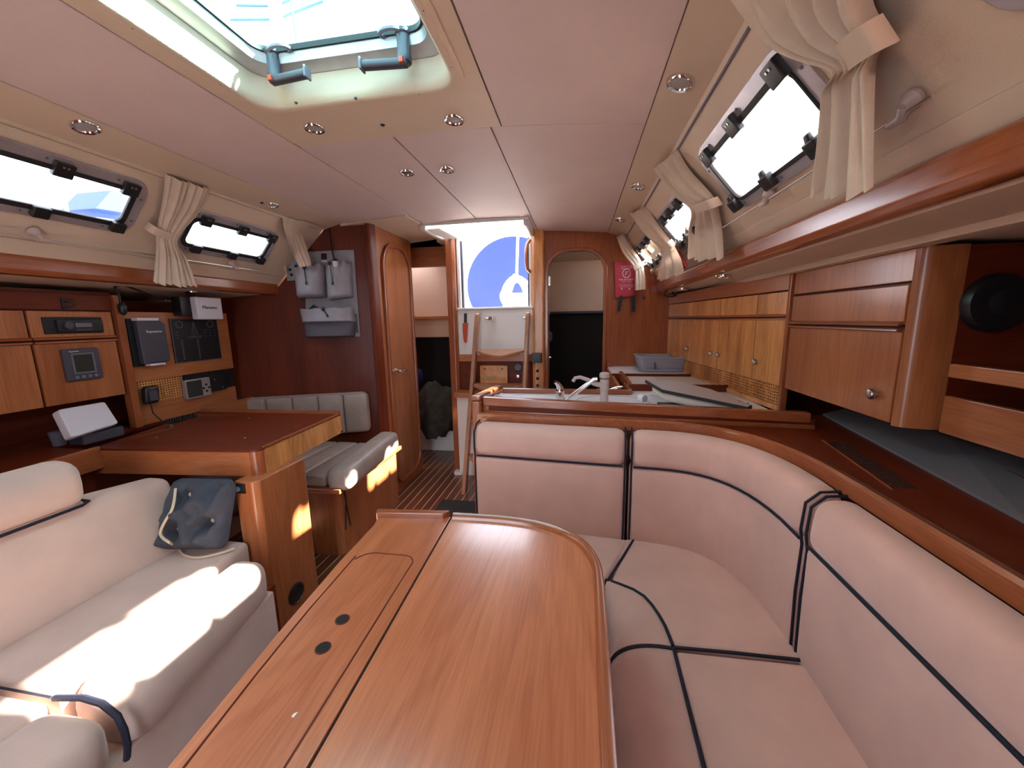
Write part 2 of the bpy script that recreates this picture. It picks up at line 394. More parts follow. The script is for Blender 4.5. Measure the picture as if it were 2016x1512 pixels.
# curtain tracks along the strips
# right / left window walls in (y, s) coordinates with window openings
def wall_holes(name, fn, y0, y1, s0, s1, holes):
    ys = sorted({y0, y1}|{h[i] for h in holes for i in (0, 1)}); ss = sorted({s0, s1}|{h[i] for h in holes for i in (2, 3)})
    g = G()
    for a, b in zip(ys, ys[1:]):
        for c, d in zip(ss, ss[1:]):
            if any(h[0]-1e-6 <= a and b <= h[1]+1e-6 and h[2]-1e-6 <= c and d <= h[3]+1e-6 for h in holes): continue
            g.hexa([fn(a, d), fn(b, d), fn(b, d, -.016), fn(a, d, -.016), fn(a, c), fn(b, c), fn(b, c, -.016), fn(a, c, -.016)])
    return struct(name, g, 'vinyl', smooth=False)
RW = [(.12, .60, .115, .290), (.905, 1.40, .115, .290), (1.70, 2.14, .140, .285), (2.42, 2.95, .145, .285)]
LW = [(.40, 1.29, .092, .255), (1.50, 1.985, .135, .285)]
wall_holes('wall_right', wr, YN, 3.0, -.22, .50, RW)
wall_holes('wall_left', wl, YN, 2.30, -.22, .50, LW)
# lower liner panels behind the rails (slightly proud, with a visible joint)
for fn, ye in ((wr, 3.0), (wl, 2.2)):
    g = G(); g.hexa([fn(YN, .50, .008), fn(ye, .50, .008), fn(ye, .50, 0), fn(YN, .50, 0), fn(YN, .375, .008), fn(ye, .375, .008), fn(ye, .375, 0), fn(YN, .375, 0)])
    out('lower_liner_panel', g, 'vinyl', bpy.data.objects['wall_right' if fn is wr else 'wall_left'], bevel=.002)
# side deck undersides and hull sides
g = G(); g.hexa([(.60, YN, 1.425), (1.30, YN, 1.395), (1.30, 3.0, 1.395), (.60, 3.0, 1.425), (.60, YN, 1.47), (1.30, YN, 1.47), (1.30, 3.0, 1.47), (.60, 3.0, 1.47)])
out('side_deck_liner', g, 'vinyl', bpy.data.objects['wall_right'], smooth=False)
g = G(); g.hexa([(-1.86, YN, 1.44), (-2.50, YN, 1.38), (-2.50, 2.3, 1.38), (-1.86, 2.3, 1.44), (-1.86, YN, 1.47), (-2.50, YN, 1.47), (-2.50, 2.3, 1.47), (-1.86, 2.3, 1.47)])
out('side_deck_liner', g, 'vinyl', bpy.data.objects['wall_left'], smooth=False)
struct('hull_right', G().box(1.24, 1.28, YN, 3.5, 0, 1.45), 'dark_y', smooth=False)
struct('hull_left', G().box(-2.50, -2.46, YN, 2.3, 0, 1.45), 'dark_y', smooth=False)
# handrails
out('deck_edge_moulding', G().box(.752, .80, YN, 2.99, 1.402, 1.424), 'vinyl', bpy.data.objects['wall_right'], bevel=.004)
def railpoly(x, sgn, y, z0=1.428, z1=1.503):
    pr = [(0, .018), (0, .055), (.010, .070), (.028, .075), (.060, .072), (.060, .004), (.030, 0), (.010, .004)]
    return [(x+sgn*a, y, z0+b*(z1-z0)/.075) for a, b in pr]
out('handrail', G().prism(railpoly(.555, 1, YN), (0, 3.0-YN, 0)), 'trim_y', bevel=.004, label='long varnished cherry handrail under the right-hand windows', cat='handrail')
out('handrail', G().prism(railpoly(-1.845, -1, YN), (0, 2.19-YN, 0)), 'trim_y', bevel=.004, label='long varnished cherry handrail under the two left-hand windows', cat='handrail')
# --- angled port bulkhead (the one with the canvas pockets)
BWO = Vector((-1.31, 2.40, 0)); BWD = Vector((-.928, -.371, 0)); BWN = Vector((.371, -.928, 0))
def bw(t, z, h=0): return BWO+BWD*t+BWN*h+Vector((0, 0, z))
def BW(px, py, h=0): return BP(px, py, BWO+BWN*h, BWN)
g = G().prism([bw(-.0, 0), bw(1.22, 0), bw(1.22, 1.45), bw(.60, 1.45), bw(.27, 1.84), bw(.1, 1.90), bw(0, 1.90)], -BWN*.03)
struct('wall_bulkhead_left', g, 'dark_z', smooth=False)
# corner post (rounded) and the longitudinal wall that holds the arched door
g = G().prism([(-1.345, 2.385, 0), (-1.335, 2.36, 0), (-1.315, 2.362, 0), (-1.300, 2.385, 0), (-1.296, 2.43, 0), (-1.33, 2.44, 0)], (0, 0, 1.895))
struct('trim_1', g, 'dark_z', bevel=.004)
g = G().prism([(-1.30, 2.43, 0), (-1.30, 2.97, 0), (-1.33, 2.97, 0), (-1.33, 2.43, 0)], (0, 0, 1.885))
struct('wall_passage', g, 'wood_z', smooth=False)
def arch(a0, a1, z0, z1, r, rb=.0, n=8):
    """outline in (a,z): rounded top corners radius r, bottom radius rb"""
    P = []
    def arc(ca, cz, rr, t0):
        for k in range(n+1):
            t = math.radians(t0+90*k/n); P.append((ca+rr*math.cos(t), cz+rr*math.sin(t)))
    arc(a1-r, z1-r, r, 0); arc(a0+r, z1-r, r, 90)
    rb = max(rb, .001); arc(a0+rb, z0+rb, rb, 180); arc(a1-rb, z0+rb, rb, 270)
    return P
dr = thing('door_1', '', '', (-1.29, 2.68, 0), kind='structure')
po = arch(2.475, 2.925, .06, 1.80, .19, .12); pi = arch(2.505, 2.897, .09, 1.77, .165, .10)
out('door_frame', G().ring([(-1.30, a, b) for a, b in po], [(-1.30, a, b) for a, b in pi], (.020, 0, 0)), 'trim_z', dr, bevel=.005)
out('door_panel', G().prism([(-1.299, a, b) for a, b in arch(2.507, 2.895, .092, 1.768, .165, .10)], (.006, 0, 0)), 'door', dr)
g = G(); p = Vector((-1.292, 2.575, .90)); g.lathe([(.022, 0), (.022, .006), (.012, .012), (.009, .045)], p, (1, 0, 0), 16)
g.tube([p+Vector((.042, 0, 0)), p+Vector((.044, .05, 0)), p+Vector((.040, .095, -.004))], [.009, .008, .006], 8)
out('door_handle', g, 'chrome', dr)
# --- aft bulkhead: posts, arched opening on the right
TH = .03
struct('trim_2', G().prism([(-1.005, 2.93, 0), (-.955, 2.93, 0), (-.935, 2.945, 0), (-.93, 3.02, 0), (-1.005, 3.02, 0)], (0, 0, 1.90)), 'trim_z', bevel=.006)
struct('trim_3', G().prism([(-.345, 2.965, 0), (-.325, 2.945, 0), (-.262, 2.945, 0), (-.25, 2.97, 0), (-.25, 3.02, 0), (-.345, 3.02, 0)], (0, 0, 1.935)), 'gold', bevel=.005)
DX0, DX1, DZ = -.225, .185, 1.745
op = arch(DX0, DX1, -.05, DZ, .15)
n_ = len(op)//4
top = [(a, b) for a, b in op[:2*n_] ]       # right side arc then left side arc
poly = [(1.28, YB, 0), (1.28, YB, 1.46), (.66, YB, 1.46), (.34, YB, 1.935), (-.25, YB, 1.935), (-.25, YB, 0), (DX0, YB, 0)]+[(a, YB, b) for a, b in reversed(top)]+[(DX1, YB, 0)]
struct('wall_aft', G().prism(poly, (0, TH, 0)), 'trim_z', smooth=False)
dr2 = thing('door_2', '', '', ((DX0+DX1)/2, 3.0, 0), kind='structure')
o1 = arch(DX0-.025, DX1+.025, -.03, DZ+.022, .17); i1 = arch(DX0, DX1, -.005, DZ, .15)
out('door_frame', G().ring([(a, YB-.016, b) for a, b in o1], [(a, YB-.016, b) for a, b in i1], (0, .05, 0)), 'trim_z', dr2, bevel=.005)
out('hinge', G().box(DX0+.002, DX0+.018, YB-.018, YB-.004, 1.50, 1.57), 'knob', dr2, bevel=.002)
out('latch_plate', G().lathe([(.024, 0), (.024, .006), (.012, .008)], (DX0+.012, YB+.02, 1.12), (1, -.6, 0), 16, sx=1.6), 'knob', dr2)
out('latch_bolt', G().box(DX0+.004, DX0+.022, YB-.006, YB+.006, .955, .965), 'knob', dr2)
# starboard aft cabin seen through the arch
cab = thing('aft_cabin_right', '', '', (.1, 3.6, 0), kind='structure')
g = G(); g.box(-.32, -.28, 3.03, 3.94, 0, 1.88); g.box(.74, .78, 3.03, 3.94, 0, 1.88); g.box(-.32, .78, 3.9, 3.94, 0, 1.88); g.box(-.32, .78, 3.03, 3.94, 1.80, 1.88)
out('cabin_liner', g, 'vinyl', cab, smooth=False)
g = G(); g.box(-.28, .74, 3.86, 3.9, 0, 1.30); g.box(-.28, .74, 3.05, 3.9, 0, .35); g.box(.70, .74, 3.05, 3.9, .3, 1.30); out('berth_front', g, 'dark', cab, smooth=False)  # near-black lining paints the gloom of the cabin's lower half
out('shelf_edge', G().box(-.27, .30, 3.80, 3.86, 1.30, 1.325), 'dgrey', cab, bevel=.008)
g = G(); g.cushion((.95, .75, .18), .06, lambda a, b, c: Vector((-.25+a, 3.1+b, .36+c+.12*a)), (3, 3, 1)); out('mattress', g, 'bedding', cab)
# port aft cabin seen through the passage
cab = thing('aft_cabin_left', '', '', (-1.4, 3.4, 0), kind='structure')
g = G(); g.box(-2.1, -1.33, 2.99, 3.02, 0, 1.88); g.box(-2.1, -1.10, 3.64, 3.68, 0, 1.90); g.box(-2.1, -2.06, 3.0, 3.66, 0, 1.90)
g.prism([(-1.0, 3.02, 0), (-1.10, 3.66, 0), (-1.125, 3.66, 0), (-1.025, 3.02, 0)], (0, 0, 1.90)); g.box(-2.1, -1.10, 3.02, 3.22, 1.865, 1.90); g.box(-2.1, -1.75, 3.22, 3.66, 1.865, 1.90); g.prism([(-1.0, 3.02, 1.865), (-1.10, 3.66, 1.865), (-1.42, 3.66, 1.865), (-1.42, 3.02, 1.865)], (0, 0, .035))  # gap in the roof, out of view, added to brighten the cabin
out('cabin_liner', g, 'liner', cab, smooth=False)
portal((-1.585, 3.44, 1.93), .33, .44, (0, 0, -1))
out('ceiling_beam', G().box(-2.0, -1.055, 3.16, 3.20, 1.70, 1.86), 'wood_x', cab, bevel=.004)
g = G(); g.prism([(-1.95, 3.50, 1.355), (-1.62, 3.50, 1.355), (-1.52, 3.50, 1.30), (-1.10, 3.50, 1.30), (-1.10, 3.50, 1.27), (-1.95, 3.50, 1.27)], (0, .03, 0))
out('shelf_lip', g, 'wood_x', cab, bevel=.006)
out('shelf', G().box(-2.06, -1.11, 3.52, 3.64, 1.26, 1.275), 'liner', cab)
g = G(); g.box(-2.06, -1.11, 3.60, 3.64, .0, 1.12); g.prism([(-1.09, 3.44, .2), (-1.115, 3.62, .2), (-1.13, 3.62, .2), (-1.10, 3.44, .2)], (0, 0, .92)); out('locker_back', g, 'dark', cab)  # near-black backing paints the shaded space below the shelf
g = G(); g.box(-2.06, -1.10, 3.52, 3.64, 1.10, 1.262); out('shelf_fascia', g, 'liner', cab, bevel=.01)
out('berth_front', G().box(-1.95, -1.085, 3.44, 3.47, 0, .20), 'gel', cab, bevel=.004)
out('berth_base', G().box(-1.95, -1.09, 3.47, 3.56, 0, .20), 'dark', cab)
out('drain_plug', G().lathe([(.018, 0), (.018, .004), (.008, .006)], (-1.36, 3.44, .13), (0, -1, 0), 16), 'mgrey', cab)
# stowed gear on that berth
def blob(name, c, sz, ma, seed, label, cat, amp=.25):
    rr = random.Random(seed); ph = [(rr.uniform(2, 7), rr.uniform(0, 6), Vector((rr.uniform(-1, 1), rr.uniform(-1, 1), rr.uniform(-1, 1))).normalized()) for _ in range(7)]
    g = G(); g.ball((0, 0, 0), 1, 28)
    nv = []
    for p in g.v:
        d = 1+sum(amp/4*math.sin(f*p.dot(ax)*1.6+o) for f, o, ax in ph)
        q = Vector((p.x*sz[0]*d, p.y*sz[1]*d, max(p.z, -.75)*sz[2]*d)); nv.append(Vector(c)+q)
    g.v = nv; return out(name, g, ma, label=label, cat=cat, ang=80)
blob('sail_bag', (-1.30, 3.33, .42), (.17, .10, .27), 'olive', 3, 'dark olive cloth bag slumped on the berth seen through the left passage', 'bag')
blob('duffel_bag', (-1.53, 3.44, .72), (.07, .05, .09), 'bluebag', 5, 'small blue bag at the left edge of the passage opening', 'bag')
out('berth_cushion', G().cushion((.82, .10, .10), .03, lambda a, b, c: Vector((-1.93+a, 3.46+b, .205+c))), 'bedding', label='black berth cushion edge above the white berth front', cat='cushion')
# ------------------------------------------------------------------ companionway opening
cw = thing('door_3', '', '', (-.63, 3.0, 0), kind='structure')
g = G()
g.box(-.93, -.905, 2.97, 3.06, 1.34, 1.95); g.box(-.365, -.345, 2.97, 3.06, 1.34, 1.95)
out('opening_frame', g, 'gel', cw, bevel=.006)
g = G(); g.box(-.905, -.89, 2.995, 3.03, 1.35, 1.86); g.box(-.38, -.366, 2.995, 3.03, 1.35, 1.86); out('slide_channel', g, 'dgrey', cw, bevel=.003)
out('washboard_panel', G().box(-.945, -.335, 2.965, 3.0, .985, 1.335), 'gel', cw, bevel=.004)
out('sill', G().box(-.945, -.335, 2.95, 3.06, 1.335, 1.352), 'gel', cw, bevel=.005)
g = G(); g.box(CX0-.02, CX0+.02, CY0-.015, 3.06, 1.86, 2.06); g.box(CX1-.02, CX1+.006, CY0-.015, 2.955, 1.85, 2.06); g.box(CX1-.02, CX1+.006, 2.955, 3.06, 1.94, 2.06); g.box(CX0-.02, CX1+.012, CY0-.02, CY0+.01, 1.885, 2.0)
out('coaming', g, 'gel', cw, bevel=.012, seg=3)
g = G(); g.prism([(CX0-.02, CY0+.02, 1.862), (CX0+.10, CY0+.05, 1.875), (-.905, 3.0, 1.875), (-.96, 3.0, 1.86)], (0, 0, .012)); out('coaming_lip', g, 'gel', cw, bevel=.004)
g = G(); g.tube([(-.355, 2.95, 1.83), (-.372, 2.925, 1.80), (-.378, 2.915, 1.75), (-.378, 2.915, 1.67), (-.372, 2.925, 1.62), (-.355, 2.95, 1.60)], [.012, .013, .014, .014, .013, .012], 10)
out('grab_handle', g, 'wood_z', cw)
g = G(); g.tube([(-.95, 2.90, 1.88), (-.94, 3.04, 1.885)], .006, 8); out('slide_rail', g, 'chrome', cw)
# small fittings on the coaming
# engine box and panel below the opening
eb = thing('engine_box', 'white engine box with wooden step behind the companionway ladder', 'cabinet', (-.63, 2.94, 0))
out('front_panel', G().box(-.945, -.335, 2.88, 2.99, 0, .66), 'gel', eb, bevel=.006)
out('step', G().box(-.945, -.335, 2.82, 2.99, .66, .70), 'wood_x', eb, bevel=.006)
out('back_panel', G().box(-.945, -.335, 2.975, 2.995, .70, .93), 'dark_x', eb, bevel=.003)
out('fascia_board', G().box(-.945, -.335, 2.955, 2.995, .93, .985), 'wood_x', eb, bevel=.004)
out('baseboard_1', G().box(-.99, -.925, 2.87, 2.95, 0, .03), 'gel', eb, bevel=.002)
bh = thing('tool_holder', 'wooden block holder with cords behind the ladder steps', 'holder', (-.64, 2.95, .72))
out('block', G().box(-.76, -.54, 2.93, 2.975, .75, .90), 'gold', bh, bevel=.004)
out('ledge', G().box(-.77, -.53, 2.90, 2.975, .72, .75), 'gold', bh, bevel=.004)
out('cord', G().tube([Vector((-.74+.05*math.sin(i*.9)+.006*i, 2.92, .81+.018*math.cos(i*1.3))) for i in range(14)], .003, 6), 'rope', bh)
for x_ in (-.72, -.58): out('screw', G().lathe([(.008, 0), (.008, .004)], (x_, 2.93, .875), (0, -1, 0), 10), 'dgrey', bh)
g = G(); g.lathe([(.034, 0), (.034, .012), (.028, .016)], (-.46, 2.975, .885), (0, -1, 0), 24)
ga = out('gauge', g, 'dgrey', label='round dark gauge on the panel behind the ladder', cat='gauge')
out('dial_face', G().lathe([(.026, .0162), (.026, .018)], (-.46, 2.975, .885), (0, -1, 0), 24), 'mgrey', ga)
out('key_switch', G().box(-.475, -.45, 2.955, 2.975, .80, .825), 'knob', label='small metal key switch under the round gauge', cat='switch', bevel=.003)
out('torch', G().cushion((.035, .03, .11), .012, lambda a, b, c: Vector((-.835+a, 2.94+b, .76+c))), 'black', label='black torch clipped left of the wooden holder behind the ladder', cat='torch')
out('speaker_box', G().box(-.345, -.27, 2.90, 2.945, .925, 1.0), 'black', bevel=.004, label='black box on the post right of the ladder', cat='box')
for z, nm in ((.86, 'upper'), (.80, 'middle'), (.745, 'lower')):
    out('switch', G().lathe([(.012, 0), (.012, .008), (.006, .012)], (-.305, 2.945, z), (0, -1, 0), 12), 'black', label='round black switch on the post right of the ladder, %s of three' % nm, cat='switch', group='round switches on the post')
kn = thing('sheath_knife', 'orange sheath knife with black handle on the white panel', 'knife', (-.865, 2.955, 1.10))
out('sheath', G().prism([(-.895, 2.952, 1.235), (-.852, 2.952, 1.235), (-.858, 2.952, 1.17), (-.868, 2.952, 1.085), (-.88, 2.952, 1.075), (-.892, 2.952, 1.09), (-.897, 2.952, 1.17)], (0, .015, 0)), 'orange', kn, bevel=.003)
out('handle', G().cushion((.022, .018, .075), .008, lambda a, b, c: Vector((-.885+a+c*.06, 2.95+b, 1.235+c))), 'black', kn)
# ------------------------------------------------------------------ ladder
la = thing('companionway_ladder', 'wooden companionway ladder with four curved steps', 'ladder', (-.60, 2.6, 0))
def ly(z): return 2.56+.33*z/1.31
XL0, XL1 = -.81, -.752; XR0, XR1 = -.40, -.365
for nm, xa, xb in (('l', XL0, XL1), ('r', XR0, XR1)):
    pr = [];
    def xx(z): return xa+(xb-xa)*z/1.31
    prof = [(-.033, 0), (.033, 0), (.033, 1.27), (.018, 1.305), (-.018, 1.305), (-.033, 1.27)]
    g = G(); g.prism([(xx(z)-.016, ly(z)+a, z) for a, z in prof], (.030, 0, 0)); out('rail', g, 'ladder', la, bevel=.008, seg=3)
for i, z in enumerate((.27, .53, .785, 1.035)):
    xa = XL0+(XL1-XL0)*z/1.31+.014; xb = XR0+(XR1-XR0)*z/1.31-.018; y = ly(z)
    pts = [(xb, y+.045, z), (xa, y+.045, z)]+[(xa+(xb-xa)*k/12, y-.028-.075*math.sin(PI*k/12), z-.032*math.sin(PI*k/12)) for k in range(13)]
    top_ = [Vector(p) for p in pts]
    out('step', G().prism(top_, (0, 0, -.024)), 'ladder', la, bevel=.006, seg=3)
for x in (-.665, -.385):
    g = G(); g.tube([(x-.03 if x < -.5 else x+.03, 2.90, 1.265), (x+.02 if x < -.5 else x-.02, 2.90, 1.265)], .008, 8); g.box(x-.006, x+.03, 2.885, 2.966, 1.25, 1.28)
    out('bracket', g, 'chrome', la, bevel=.003)
# doormat
out('doormat', G().box(-.93, -.55, 2.16, 2.42, .004, .014), 'mat', bevel=.003, label='dark rectangular doormat on the striped floor at the ladder foot', cat='mat')
# ================================================================== RIGHT SIDE: sofa, ledge, galley
def poly_len(P):
    L_ = [0]
    for a, b in zip(P, P[1:]): L_.append(L_[-1]+(b-a).length)
    return L_
class Path:
    def __init__(s, P): s.P = [Vector(p) for p in P]; s.L = poly_len(s.P); s.len = s.L[-1]
    def at(s, t):
        t = min(max(t, 0), s.len-1e-6)
        for i in range(len(s.L)-1):
            if t <= s.L[i+1]: break
        f = (t-s.L[i])/(s.L[i+1]-s.L[i]); return s.P[i].lerp(s.P[i+1], f)
    def nrm(s, t):
        d = s.at(t+.02)-s.at(t-.02); return Vector((d.y, -d.x, 0)).normalized()
def isl_y(x): return 1.4525-.09*x
# backs run along the island then round the corner and forward
P0 = [(-.40, isl_y(-.40), 0), (.28, isl_y(.28), 0)]
c0, c1, c2 = Vector((.28, isl_y(.28), 0)), Vector((.60, 1.40, 0)), Vector((.618, 1.02, 0))
for k in range(1, 13):
    t = k/12; P0.append(c0*(1-t)**2+c1*2*t*(1-t)+c2*t*t)
P0.append((.612, -.42, 0))
BPATH = Path(P0)
def tfind(fn):
    best = min(range(0, 400), key=lambda i: fn(BPATH.at(BPATH.len*i/400))); return BPATH.len*best/400
tA = 0.0; tB = tfind(lambda p: (p.x-.19)**2+(p.y-isl_y(.19))**2); tC = tfind(lambda p: (p.x-.617)**2+(p.y-.915)**2)
def back(name, t0, t1, label, nu):
    th = thing(name, label, 'cushion', BPATH.at((t0+t1)/2)+Vector((0, 0, .44)), 'sofa back cushions')
    def mapper(z0, z1, d0, d1, bulge=0):
        def f(u, v, w_):
            t = t0+u; p = BPATH.at(t); n = -BPATH.nrm(t) if False else BPATH.nrm(t)
            z = z0+v; k = v/(z1-z0); d = d0+(d1-d0)*k+.0024*math.sin(t*115+v*14)*math.exp(-((t-(tB+tC)/2-.02)/.17)**2)*max(0, math.sin(PI*min(max(k, 0), 1)))/max(w_/.1, .3)
            return p+n*(.012+w_*d/.1)+Vector((0, 0, z))
        return f
    L_ = t1-t0
    g = G(); g.cushion((L_, .31, .10), .022, mapper(.425, .735, .085, .088), (nu, 4, 1), puff=(0, 0, .008)); out('back_pad', g, 'sofa', th, ang=60)
    g = G(); g.cushion((L_, .128, .10), .040, mapper(.728, .856, .098, .085), (nu, 2, 1), puff=(0, 0, .006)); out('head_roll', g, 'sofa', th, ang=60)
    g = G(); pts = []
    for i in range(nu*2+1):
        t = t0+.012+(L_-.024)*i/(nu*2); pts.append(BPATH.at(t)+BPATH.nrm(t)*.099+Vector((0, 0, .733)))
    g.tube(pts, .0038, 6)
    for t in (t0+.006, t1-.006):
        n = BPATH.nrm(t); p = BPATH.at(t)
        g.tube([p+n*a+Vector((0, 0, z)) for a, z in ((.095, .44), (.099, .60), (.096, .72), (.102, .76), (.098, .825), (.07, .852), (.03, .856))], .0034, 6)
    out('piping', g, 'navy', th, kind='stuff')
back('back_cushion', tA+.012, tB-.004, 'short pink-beige back cushion against the galley island, left of the corner', 8)
back('back_cushion', tB+.006, tC-.004, 'curved pink-beige back cushion wrapping the sofa corner', 90)
back('back_cushion', tC+.006, BPATH.len-.01, 'long pink-beige back cushion on the right, nearest the viewer', 14)
# seats
def pad(name, poly, z0, z1, r, label, cat='cushion', pip=None, group='sofa seat cushions', ma='sofa'):
    g = G().prism([(a, b, z0) for a, b in poly], (0, 0, z1-z0))
    th = thing(name, label, cat, (sum(p[0] for p in poly)/len(poly), sum(p[1] for p in poly)/len(poly), z0), group)
    out('pad', g, ma, th, bevel=r, seg=4, ang=50)
    if pip:
        out('piping', G().tube(pip, .0042, 6), 'navy', th)
    return th
def cr2(P, n):
    V_ = [Vector((a, b, 0)) for a, b in P]; return [tuple(crom(V_, i/n)[:2]) for i in range(n+1)]
innerB = [tuple((BPATH.at(t)+BPATH.nrm(t)*.085)[:2]) for t in [tB+(tC-tB)*i/14 for i in range(15)]]
frontB = cr2([(.108, 1.10), (.190, 1.055), (.228, .965), (.238, .878)], 8)
zt = .455
pad('seat_cushion', [(-.42, 1.14), (.095, 1.105), (.205, 1.345), (-.41, 1.40)], .33, zt, .018, 'far seat cushion in front of the galley island, mostly behind the table', pip=[(.099, 1.10, zt), (.155, 1.22, zt+.002), (.212, 1.35, zt)])
pad('seat_cushion', frontB+[(.535, .884)]+innerB[::-1], .33, zt, .014, 'corner seat cushion with a curved front seam', pip=[(.238, .873, zt), (.38, .876, zt+.002), (.54, .880, zt)])
pad('seat_cushion', [(.238, .868), (.534, .874), (.528, -.42), (.208, -.42)], .33, zt, .014, 'long seat cushion on the right nearest the viewer', pip=[(.238, .87, zt), (.230, .60, zt+.002), (.215, .2, zt+.002), (.206, -.40, zt)])
# front bolsters with rounded front
outB = cr2([(.07, 1.135), (.115, 1.09), (.120, .98), (.092, .878)], 8)
def boltop(name, inner, outer, label, pip):
    g = G(); n = len(inner)-1
    def fn(u, v):
        a = Vector((*crom([Vector((*p, 0)) for p in inner], u)[:2], 0)); b = Vector((*crom([Vector((*p, 0)) for p in outer], u)[:2], 0))
        # v 0..1 : from the inner seam over the rolled front down to the base
        ang = PI/2*min(v*1.35, 1); q = a.lerp(b, math.sin(ang)*.96+.04*v); z = zt-.002 + .006*math.sin(PI*min(v*1.6, 1)) - (.062*(1-math.cos(ang))) - max(0, v-.74)*.42
        return Vector((q.x, q.y, z))
    g.sheet(fn, 16, 18, .03, (.35, .35, -.6))
    th = thing(name, label, 'cushion', (*inner[len(inner)//2], .3), 'sofa front bolsters')
    out('roll', g, 'sofa', th, ang=70)
    out('piping', G().tube(pip, .0042, 6), 'navy', th)
boltop('front_bolster', frontB, [(.045, 1.085), (.088, 1.02), (.10, .94), (.088, .878)], 'short rounded front bolster at the inner corner of the sofa', [Vector((a, b, zt+.0)) for a, b in frontB])
boltop('front_bolster', [(.238, .868), (.230, .6), (.215, .2), (.206, -.42)], [(.090, .868), (.083, .6), (.072, .2), (.066, -.42)], 'long rounded front bolster of the right-hand sofa, nearest the viewer', [Vector((.237-.147*math.sin(t), .869, zt+.004*math.sin(t*2)-.066*(1-math.cos(t)))) for t in [PI/2*i/8 for i in range(9)]])
boltop('front_bolster', [(-.42, 1.14), (-.2, 1.13), (-.02, 1.115), (.095, 1.105)], [(-.43, 1.02), (-.2, 1.01), (-.04, 1.0), (.05, .99)], 'rounded front bolster of the far seat beyond the table end', [(.095, 1.104, zt), (.06, 1.02, zt-.02)])
# plinth below
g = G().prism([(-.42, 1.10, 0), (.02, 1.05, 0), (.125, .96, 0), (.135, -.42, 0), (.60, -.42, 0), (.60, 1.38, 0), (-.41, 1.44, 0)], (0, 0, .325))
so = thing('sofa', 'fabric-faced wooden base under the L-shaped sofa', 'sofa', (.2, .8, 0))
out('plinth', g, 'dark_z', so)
out('fabric_front', G().prism([(.098, .93, .13), (.092, -.42, .13), (.106, -.42, .13), (.112, .93, .13)], (0, 0, .15)), 'sofa', so, bevel=.004)
# ledge round the back of the sofa
def ledge_pt(t, d, z): return BPATH.at(t)+BPATH.nrm(t)*d+Vector((0, 0, z))
le = thing('sofa_ledge', 'long cherry ledge with raised lip curving behind the sofa', 'shelf', (.75, .8, .80))
NT = 44; ts = [BPATH.len*i/NT for i in range(NT+1)]
fr = [ledge_pt(t, .004, .856) for t in ts]
bk = [Vector((-.40, isl_y(-.4)+.032, .856)), Vector((.68, isl_y(.68)+.034, .856)), Vector((.80, 1.45, .856)), Vector((.80, 1.62, .856)), Vector((.93, 1.62, .856)), Vector((.80, .783, .856)), Vector((.70, -.42, .856))]
out('ledge_top', G().prism(fr+bk[::-1], (0, 0, .013)), 'dark_y', le)
g = G()
def lp(i, k):
    t = ts[i]; return ledge_pt(t, *[(-.018, .866), (-.018, .876), (.004, .882), (.012, .876), (.012, .842), (-.006, .842)][k])
vs_ = []; fs_ = []
for i in range(NT+1): vs_ += [lp(i, k) for k in range(6)]
for i in range(NT):
    for k in range(6): fs_.append((i*6+k, i*6+(k+1) % 6, (i+1)*6+(k+1) % 6, (i+1)*6+k))
fs_ += [tuple(range(6)), tuple(NT*6+k for k in range(6))[::-1]]
g.add(vs_, fs_); out('edge_lip', g, 'trim_y', le, ang=30)
# vent set in the ledge; near-black tiles paint the shade in its holes
g = G(); y0_, y1_ = .93, 1.27
def vx_(y, a): return .690+a+(y-.93)*.17
for r_ in range(5):
    for k in range(34):
        y = y0_+.010*k+.003; xx_ = vx_(y, .011*r_); g.box(xx_, xx_+.006, y, y+.005, .869, .8702)
out('vent_holes', g, 'dark', le, kind='stuff', smooth=False)
out('vent_edge', G().prism([(vx_(.92, -.007), .92, .869), (vx_(.92, -.003), .92, .869), (vx_(1.28, -.003), 1.28, .869), (vx_(1.28, -.007), 1.28, .869)], (0, 0, .003)), 'trim_y', le)
# grey hull liner sloping up behind the ledge
hl = thing('hull_liner_panel', 'grey lining panel sloping up behind the right-hand ledge', 'panel', (1.0, .6, .85))
g = G(); LI = [(.70, -.42), (.80, .783), (.93, 1.615)]
for (xa, ya), (xb, yb_) in zip(LI, LI[1:]): g.hexa([(xa, ya, .8695), (1.2, ya, .935), (1.2, yb_, .945), (xb, yb_, .8695), (xa, ya, .876), (1.2, ya, .943), (1.2, yb_, .953), (xb, yb_, .876)])
out('liner', g, 'hull', hl)
g = G(); g.tube([(.80, -.42, .892), (.93, .9, .900), (1.04, 1.5, .908)], .002, 6); out('joint_bead', g, 'dark_y', hl)
# --- open locker with fiddle boards and a speaker
lk = thing('open_locker', 'open wooden locker at the right edge with two fiddle boards', 'cabinet', (1.0, .5, .96))
out('lower_board', G().box(.856, .872, YN, 1.052, .967, 1.057), 'wood_y', lk, bevel=.004)
out('upper_board', G().box(.856, .872, YN, 1.052, 1.100, 1.133), 'wood_y', lk, bevel=.004)
out('locker_floor', G().box(.872, 1.2, YN, 1.05, .967, .977), 'dark_y', lk)
out('side_panel', G().box(.858, 1.235, 1.062, 1.078, .967, 1.40), 'dark_x', lk)
out('back_panel', G().box(1.20, 1.215, YN, 1.052, .98, 1.40), 'dark_y', lk)
q = B(1955, 597, y=1.061)
spk = thing('loudspeaker', 'round black loudspeaker on the end panel beside the right-hand cabinet', 'speaker', (q.x, q.y, q.z-.08))
g = G(); g.lathe([(.066, 0), (.066, .010), (.060, .020), (.052, .022)], q, (0, -1, 0), 36); out('housing', g, 'black', spk)
